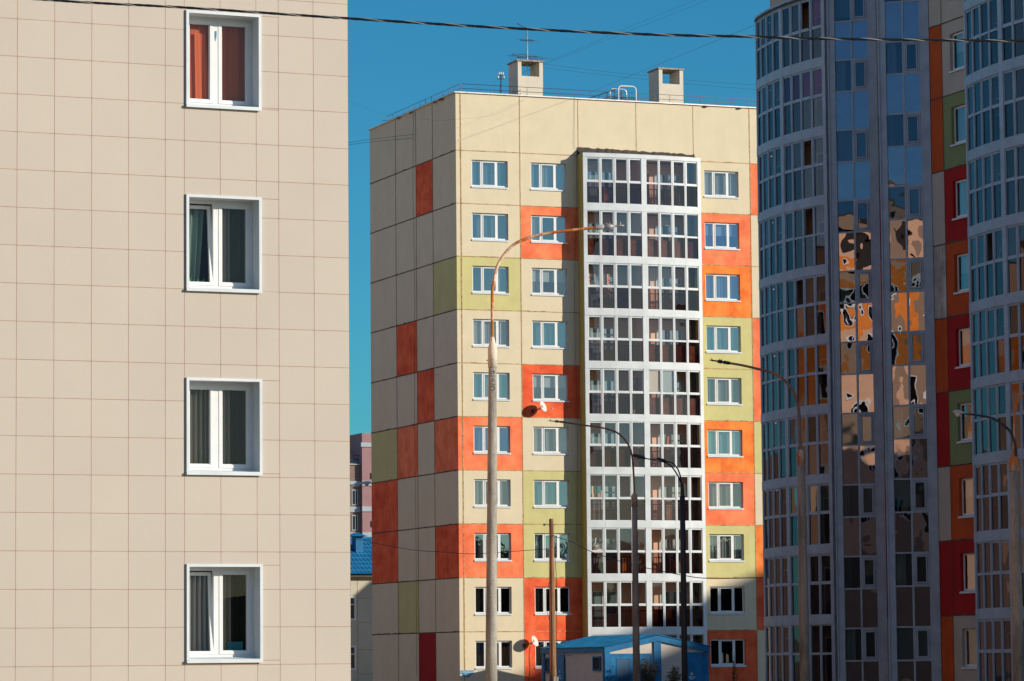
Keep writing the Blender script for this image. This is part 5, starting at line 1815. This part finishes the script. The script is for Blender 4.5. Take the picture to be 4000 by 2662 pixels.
b.tube([(-0.12, 0.08, 7.95), (-0.14, 0.08, 6.2), (-0.14, 0.08, 4.4), (-0.16, 0.08, 2.0), (-0.15, 0.08, 1.0)], 0.014, 'rust_red', 5)
b.tube([FU(*p) for p in bez([(0.10, 0.03, 7.35), (0.16, 0.06, 6.3), (0.19, 0.08, 5.4), (0.17, 0.08, 3.4), (0.16, 0.08, 1.4)])], 0.014, 'black_cable', 5, True)
b.tube([FU(*p) for p in bez([(-0.12, 0.08, 5.6), (-0.29, 0.08, 4.8), (-0.30, 0.08, 4.1), (-0.14, 0.08, 3.5)])], 0.011, 'black_cable', 4, True)
b.build('cable_run', UP)

# ================================================================== wires
def wire(pts, r, label, mat='black_cable', n=6):
    b = MB(); b.tube(bez(pts, n), r, mat, 5, True)
    return tag(settle(b.build('wire')), label, 'wire', 'overhead wires')
cb_ = bez([(-58.5, -129.4, 10.13), (-54.06, -131.12, 9.71), (-52.28, -131.81, 9.58), (-50.45, -132.52, 9.43), (-48.6, -133.24, 9.29), (-47.04, -133.84, 9.2), (-45.87, -134.3, 9.16), (-45.14, -134.58, 9.13), (-42.87, -135.46, 9.08), (-40, -136.5, 9.05)], 40)
b = MB()
tot = 0.0
strands = [[], [], [], []]
for i, p in enumerate(cb_):
    t_ = (cb_[min(i + 1, len(cb_) - 1)] - cb_[max(i - 1, 0)]).normalized()
    if i: tot += (p - cb_[i - 1]).length
    a_ = t_.cross(Vector((0, 0, 1))).normalized(); bb = t_.cross(a_)
    for k in range(4):
        an_ = 2 * math.pi * (tot / 0.5) + k * math.pi / 2
        strands[k].append(p + (a_ * math.cos(an_) + bb * math.sin(an_)) * 0.0090)
for k in range(4):
    b.tube(strands[k], 0.0082, 'pale_cable' if k == 0 else 'black_cable', 6, True)
tag(settle(b.build('twisted_cable')), 'thick twisted black and grey cable crossing the top of the view', 'cable')
wire([back(p) for p in [(-20, -26.3, 7.4), (-15.35, -28.15, 7.03), (-14.52, -28.47, 6.87), (-13.48, -28.87, 6.64), (-12.65, -29.2, 6.5), (-11.55, -29.62, 6.42), (-10.83, -29.9, 6.35), (-10.09, -30.19, 6.35), (-9.2, -31.6, 6.40), (-8.1, -33.0, 6.47)]], 0.013, 'sagging black wire from the wooden pole leftwards across the red panels')
wire([back(p, k) for p, k in [((-8.02, -33.14, 7.04), 1.1), ((-7.79, -33.23, 6.93), 1.095), ((-7.25, -33.44, 6.74), 1.08), ((-6.49, -33.73, 6.32), 1.065), ((-4.92, -34.34, 5.77), 1.04), ((-3.03, -35.08, 5.32), 1.015), ((-1.9, -35.51, 5.15), 1.0)]] + [(-0.5, -37.2, 5.13), (0.4, -39.6, 5.12)], 0.018, 'sagging black wire from the wooden pole rightwards past the balconies')
wire([(-1.05, -40.2, 28.3), (7.75, 0.45, 31.97)], 0.007, 'thin wire sloping down left from the top of the curved stack')
wire([(20.0, -1.0, 39.9), (14.42, 1.06, 37.52), (10.89, 2.43, 36.0), (6.68, 4.06, 34.1), (5.0, 4.6, 33.4)], 0.0045, 'upper of two thin wires rising right from the left chimney')
wire([(20.0, -1.0, 39.7), (15.01, 0.83, 37.51), (10.89, 2.43, 35.79), (6.68, 4.06, 34.04), (5.0, 4.6, 33.3)], 0.0045, 'lower of two thin wires rising right from the left chimney')
wire([(-10.5, -5.8, 30.6), (-7.54, -5, 29.92), (-5.22, -4, 29.52), (-2.74, -4, 29.35), (-1.45, -4, 29.45), (1.05, -3, 29.97), (4.3, 0.45, 31.55)], 0.0035, 'faint wire dipping across the grey top corner of the cream block')
wire([(-8, 9.7, 28.9), (-3.29, 7.93, 29.84), (-0.03, 6.6, 30.25)], 0.009, 'short wire anchored on the shaded end wall, upper')
wire([(-8, 9.7, 28.8), (-3.29, 7.93, 29.72), (-0.03, 6.6, 30.05)], 0.009, 'short wire anchored on the shaded end wall, lower')
for i, (za, zb_) in enumerate(((31.0, 31.15), (30.75, 31.0))):
    wire([(5.8, 7.0, 33.05 + ZC - i * 0.2), (10, 7.0, 32.75 + ZC - i * 0.2), (15, 7.0, 32.5 + ZC - i * 0.2), (19, 7.0, 32.4 + ZC - i * 0.25), (26, 7.0, 32.4 + ZC - i * 0.3)], 0.006, ['upper of the two faint wires behind the right chimney', 'lower of the two faint wires behind the right chimney'][i])
# leads hanging down the facade
wire([(6.75, -0.03, Z_ROOF), (6.70, -0.05, 29.2), (6.80, -0.05, 28.6), (6.80, -0.03, 26.5), (6.62, -0.03, 20.5), (6.70, -0.03, 14.0), (6.6, -0.03, 8.0)], 0.006, 'thin lead hanging down the sunlit facade beside the balcony stack')
wire([(-0.03, 6.5, Z_ROOF), (-0.05, 6.62, 27.0), (-0.05, 6.45, 22.0), (-0.05, 6.6, 15.0), (-0.05, 6.5, 8.0), (-0.05, 6.55, 1.0)], 0.008, 'thin lead hanging down the shaded end wall')

# ================================================================== background buildings
BG = thing('low_house', (16, 54, 0), 'pale two storey house with a bright blue tiled roof behind the blocks', 'house')
FD = Frm((0, 50.4, 0), (1, 0, 0), (0, -1, 0))
b = MB(FD)
wz = [(4.5, 6.2), (1.2, 2.95)]
panel(b, -14, 11.45 - 1.35, 0, 7.5, 'pale_wall')
panel(b, 10.1, 11.46, 4.0, 7.5, 'pale_wall', (10.3, 11.36, 4.55, 6.12), 0.15)
panel(b, 10.1, 11.46, 0, 4.0, 'pale_wall', (10.3, 11.36, 1.27, 2.87), 0.15)
panel(b, 11.46, 26, 0, 7.5, 'pale_wall')
joint_v(b, 11.46, 0.2, 7.4, 'joint_sealant', 0.02, 51)
for z in (6.0, 4.4, 2.6, 1.0):
    joint_h(b, 11.5, 26, z, 'joint_sealant', 0.02, 52)
b.box(-14, 26, -9.5, -9.4, 0, 7.5, 'pale_wall')
b.face([(10.2, -0.4, 1), (11.6, -0.4, 1), (11.6, -0.4, 7), (10.2, -0.4, 7)], 'rust_red')
b.build('wall', BG, False)
for z0, z1 in ((4.55, 6.12), (1.27, 2.87)):
    b = MB(FD)
    ring(b, 10.3, 11.36, z0, z1, -0.14, 0.03, 0.11, 'white_plastic')
    b.box(10.41, 11.25, -0.12, -0.05, z0 + 1.0, z0 + 1.08, 'white_plastic')
    b.box(10.78, 10.88, -0.12, -0.05, z0 + 0.1, z0 + 1.0, 'white_plastic')
    w_ = b.build('window', BG)
    b = MB(FD)
    b.face([(10.4, -0.1, z0 + 0.1), (11.26, -0.1, z0 + 0.1), (11.26, -0.1, z1 - 0.1), (10.4, -0.1, z1 - 0.1)], 'dark_glass')
    b.build('pane', w_, False)
b = MB(FD)
b.box(-14.4, 26.4, -0.1, 0.5, 7.38, 7.5, 'dark_joint')
# profiled metal tiles
n_c, n_r = 118, 9
zR0, zR1 = 7.55, 10.15
dR0, dR1 = 0.5, -4.8
for rI in range(n_r):
    f0, f1 = rI / n_r, (rI + 1) / n_r
    for cI in range(n_c):
        x0 = 4 + (20 - 4) * cI / n_c; x1 = 4 + (20 - 4) * (cI + 1) / n_c
        dz0 = 0.035 if cI % 2 else 0.0
        dz1 = 0.035 if (cI + 1) % 2 else 0.0
        za = zR0 + (zR1 - zR0) * f0 + 0.05; zc_ = zR0 + (zR1 - zR0) * f1
        da = dR0 + (dR1 - dR0) * f0; dc = dR0 + (dR1 - dR0) * f1
        b.face([(x0, da, za + dz0), (x1, da, za + dz1), (x1, dc, zc_ + dz1), (x0, dc, zc_ + dz0)], 'blue_tile')
        b.face([(x0, dc, zc_ + dz0), (x1, dc, zc_ + dz1), (x1, dc, zc_ + dz1 + 0.05), (x0, dc, zc_ + dz0 + 0.05)], 'blue_tile')
for xa, xb in ((-14.4, 4), (20, 26.4)):
    b.face([(xa, dR0, zR0), (xb, dR0, zR0), (xb, dR1, zR1), (xa, dR1, zR1)], 'blue_tile')
b.face([(-14.4, dR1, zR1), (26.4, dR1, zR1), (26.4, -10, 7.55), (-14.4, -10, 7.55)], 'blue_tile')
b.box(-14.4, 26.4, dR1 - 0.12, dR1 + 0.12, zR1 - 0.02, zR1 + 0.1, 'blue_tile')
# small dormer cap and ridge vent at the right
b.prism([(12.25, -3.4, 9.0), (12.75, -3.4, 9.0), (12.75, -2.6, 9.0), (12.25, -2.6, 9.0)], [(12.25, -3.4, 10.2), (12.75, -3.4, 10.2), (12.75, -2.6, 10.2), (12.25, -2.6, 10.2)], 'blue_tile')
b.prism([(11.7, -3.7, 10.2), (13.0, -3.7, 10.2), (13.0, -2.3, 10.2), (11.7, -2.3, 10.2)], [(12.3, -3.1, 10.45), (12.5, -3.1, 10.45), (12.5, -2.9, 10.45), (12.3, -2.9, 10.45)], 'blue_tile')
b.build('roof', BG, False)

HS = thing('shade_gable', (40, 33, 0), 'unseen gabled shape added behind the cream block to shade the low house', 'house')  # out of sight; added only to drop a diagonal shadow on the low house
b = MB(Frm((0, 30, 0), (1, 0, 0), (0, -1, 0)))
b.prism([(33, 0, 0), (47, 0, 0), (47, 0, 13.5), (40, 0, 19.2), (33, 0, 13.5)], [(33, -6, 0), (47, -6, 0), (47, -6, 13.5), (40, -6, 19.2), (33, -6, 13.5)], 'pale_wall')
b.build('wall', HS)
b = MB(Frm((0, 30, 0), (1, 0, 0), (0, -1, 0)))
for xa, za, xb, zb_ in ((32.6, 13.2, 40, 19.25), (40, 19.25, 47.4, 13.2)):
    b.prism([(xa, 0.3, za), (xb, 0.3, zb_), (xb, -6.3, zb_), (xa, -6.3, za)], [(xa, 0.3, za + 0.12), (xb, 0.3, zb_ + 0.12), (xb, -6.3, zb_ + 0.12), (xa, -6.3, za + 0.12)], 'roofing_felt')
b.build('roof', HS)

PK = thing('brick_building', (60, 218, 0), 'distant brown brick block with pink corner bays and pale floor bands', 'building')
FP = Frm((0, 211.5, 0), (1, 0, 0), (0, -1, 0))
b = MB(FP)
b.box(-130, 66.35, -12, 0, 0, 24.35, 'brown_brick')
b.build('wall', PK)
b = MB(FP)
b.box(66.35, 80, -10, 0.6, 0, 28.0, 'pink_wall')
b.build('corner_bay', PK)
for zz in (21.9, 18.95, 16.0, 13.2):
    b = MB(FP)
    b.box(30, 66.3, 0.0, 0.12, zz, zz + 0.62, 'far_band')
    b.box(66.3, 80, 0.6, 0.75, zz + 0.05, zz + 0.62, 'far_band')
    b.build('floor_band', PK)
b = MB(FP)
b.box(66.2, 80.1, 0.55, 0.75, 26.4, 26.9, 'far_band')
b.build('cornice', PK)
for zz in (19.75, 16.85, 14.0):
    for xx in (64.15, 65.62):
        b = MB(FP)
        ring(b, xx - 0.36, xx + 0.36, zz, zz + 1.75, 0.0, 0.06, 0.09, 'far_band')
        b.box(xx - 0.28, xx + 0.28, -0.02, 0.02, zz + 0.08, zz + 1.67, 'dark_interior')
        b.box(xx + 0.05, xx + 0.12, 0.0, 0.05, zz + 0.08, zz + 1.67, 'far_band')
        b.build('window', PK)
b = MB(FP)
for zz in (22.7, 17.2, 14.3):
    b.box(67.3, 67.8, 0.55, 0.63, zz, zz + 0.7, 'dark_interior')
b.build('vent', PK)
b = MB(FP)
b.prism([(30, 0.2, 24.35), (66.3, 0.2, 24.35), (66.3, -6, 26.3), (30, -6, 26.3)], [(30, 0.2, 24.45), (66.3, 0.2, 24.45), (66.3, -6, 26.4), (30, -6, 26.4)], 'lamp_grey')
for i in range(24):
    x = 50 + i * 0.7
    b.tube([(x, -0.2, 24.4), (x, -0.2, 25.5)], 0.03, 'dark_rail', 4)
    b.tube([(x, -5.8, 26.3), (x, -5.8, 27.2)], 0.03, 'dark_rail', 4)
for d_, z_ in ((-0.2, 25.5), (-0.2, 25.0), (-5.8, 27.2), (-5.8, 26.8)):
    b.tube([(50, d_, z_), (66.3, d_, z_)], 0.03, 'dark_rail', 4)
b.build('roof', PK)

# ================================================================== plants
def shrub(name, base, h, w, n, mats, label, cat, seed, stems=6):
    t = thing(name, base, label, cat)
    rnd = random.Random(seed)
    b = MB(); lf = MB()
    B = Vector(base)
    for s_ in range(stems):
        an_ = rnd.uniform(0, 6.28)
        tip = B + Vector((math.cos(an_) * w * rnd.uniform(0.2, 0.8), math.sin(an_) * w * rnd.uniform(0.2, 0.8), h * rnd.uniform(0.7, 1.0)))
        mid = B + (tip - B) * 0.5 + Vector((rnd.uniform(-0.1, 0.1), rnd.uniform(-0.1, 0.1), 0))
        pts = bez([B, mid, tip], 4)
        b.tube(pts, 0.018, 'bark', 5, True, 0.006)
        for _ in range(n // stems):
            f = rnd.uniform(0.25, 1.02)
            p = pts[min(len(pts) - 1, int(f * (len(pts) - 1)))] + Vector((rnd.gauss(0, w * 0.16), rnd.gauss(0, w * 0.16), rnd.gauss(0, 0.07)))
            s = rnd.uniform(0.03, 0.075)
            ax = Vector((rnd.gauss(0, 1), rnd.gauss(0, 1), rnd.gauss(0, 0.6))).normalized()
            o2 = ax.orthogonal().normalized()
            lf.face([p - ax * s, p + o2 * s * 0.5, p + ax * s, p - o2 * s * 0.5], rnd.choice(mats), raw=True)
    b.build('stem', t)
    lf.build('foliage', t, False)
shrub('shrub', (4.75, -13.5, 0), 1.9, 0.75, 1700, ['leaf_green', 'leaf_green', 'leaf_rust'], 'tall loose green and rust shrub in front of the kiosk door', 'shrub', 5, 12)
shrub('shrub', (6.0, -13.6, 0), 1.45, 0.65, 1100, ['leaf_rust', 'leaf_green'], 'lower rust brown shrub right of the kiosk centre post', 'shrub', 6, 9)
shrub('sapling', (14.9, -1.6, 0), 2.1, 0.22, 260, ['leaf_green', 'leaf_rust'], 'thin sapling against the lowest window right of the kiosk', 'sapling', 8, 4)

# far trees behind the viewer, seen only as dark reflections in the lowest panes
def wood_mass():
    rnd = random.Random(44)
    b = MB()
    for i in range(96):
        u = 92 + (i % 32) * 2.4 + rnd.uniform(-1, 1); v = -276 - 6 * (i // 32) + rnd.uniform(-3, 3); H = rnd.uniform(15, 19)
        b.tube([(u, v, 0), (u, v, H * 0.6)], 0.2, 'bark', 5)
        for k in range(800):
            an_ = rnd.uniform(0, 6.28); rr = rnd.uniform(0.1, 2.8); zz = rnd.uniform(0.1, 1.0) * H
            p = Vector((u + rr * math.cos(an_), v + rr * math.sin(an_), zz))
            s = rnd.uniform(0.16, 0.36) * (1.7 if zz < H * 0.6 else 1.0)
            ax = Vector((rnd.gauss(0, 1), rnd.gauss(0, 1), rnd.gauss(0, 1))).normalized(); o2 = ax.orthogonal().normalized()
            b.face([p - ax * s, p + o2 * s, p + ax * s, p - o2 * s], 'leaf_green', raw=True)
    o = b.build('woodland', None, False)
    o['kind'] = 'stuff'; o['label'] = 'dark belt of trees far behind the viewpoint'; o['category'] = 'woodland'
wood_mass()
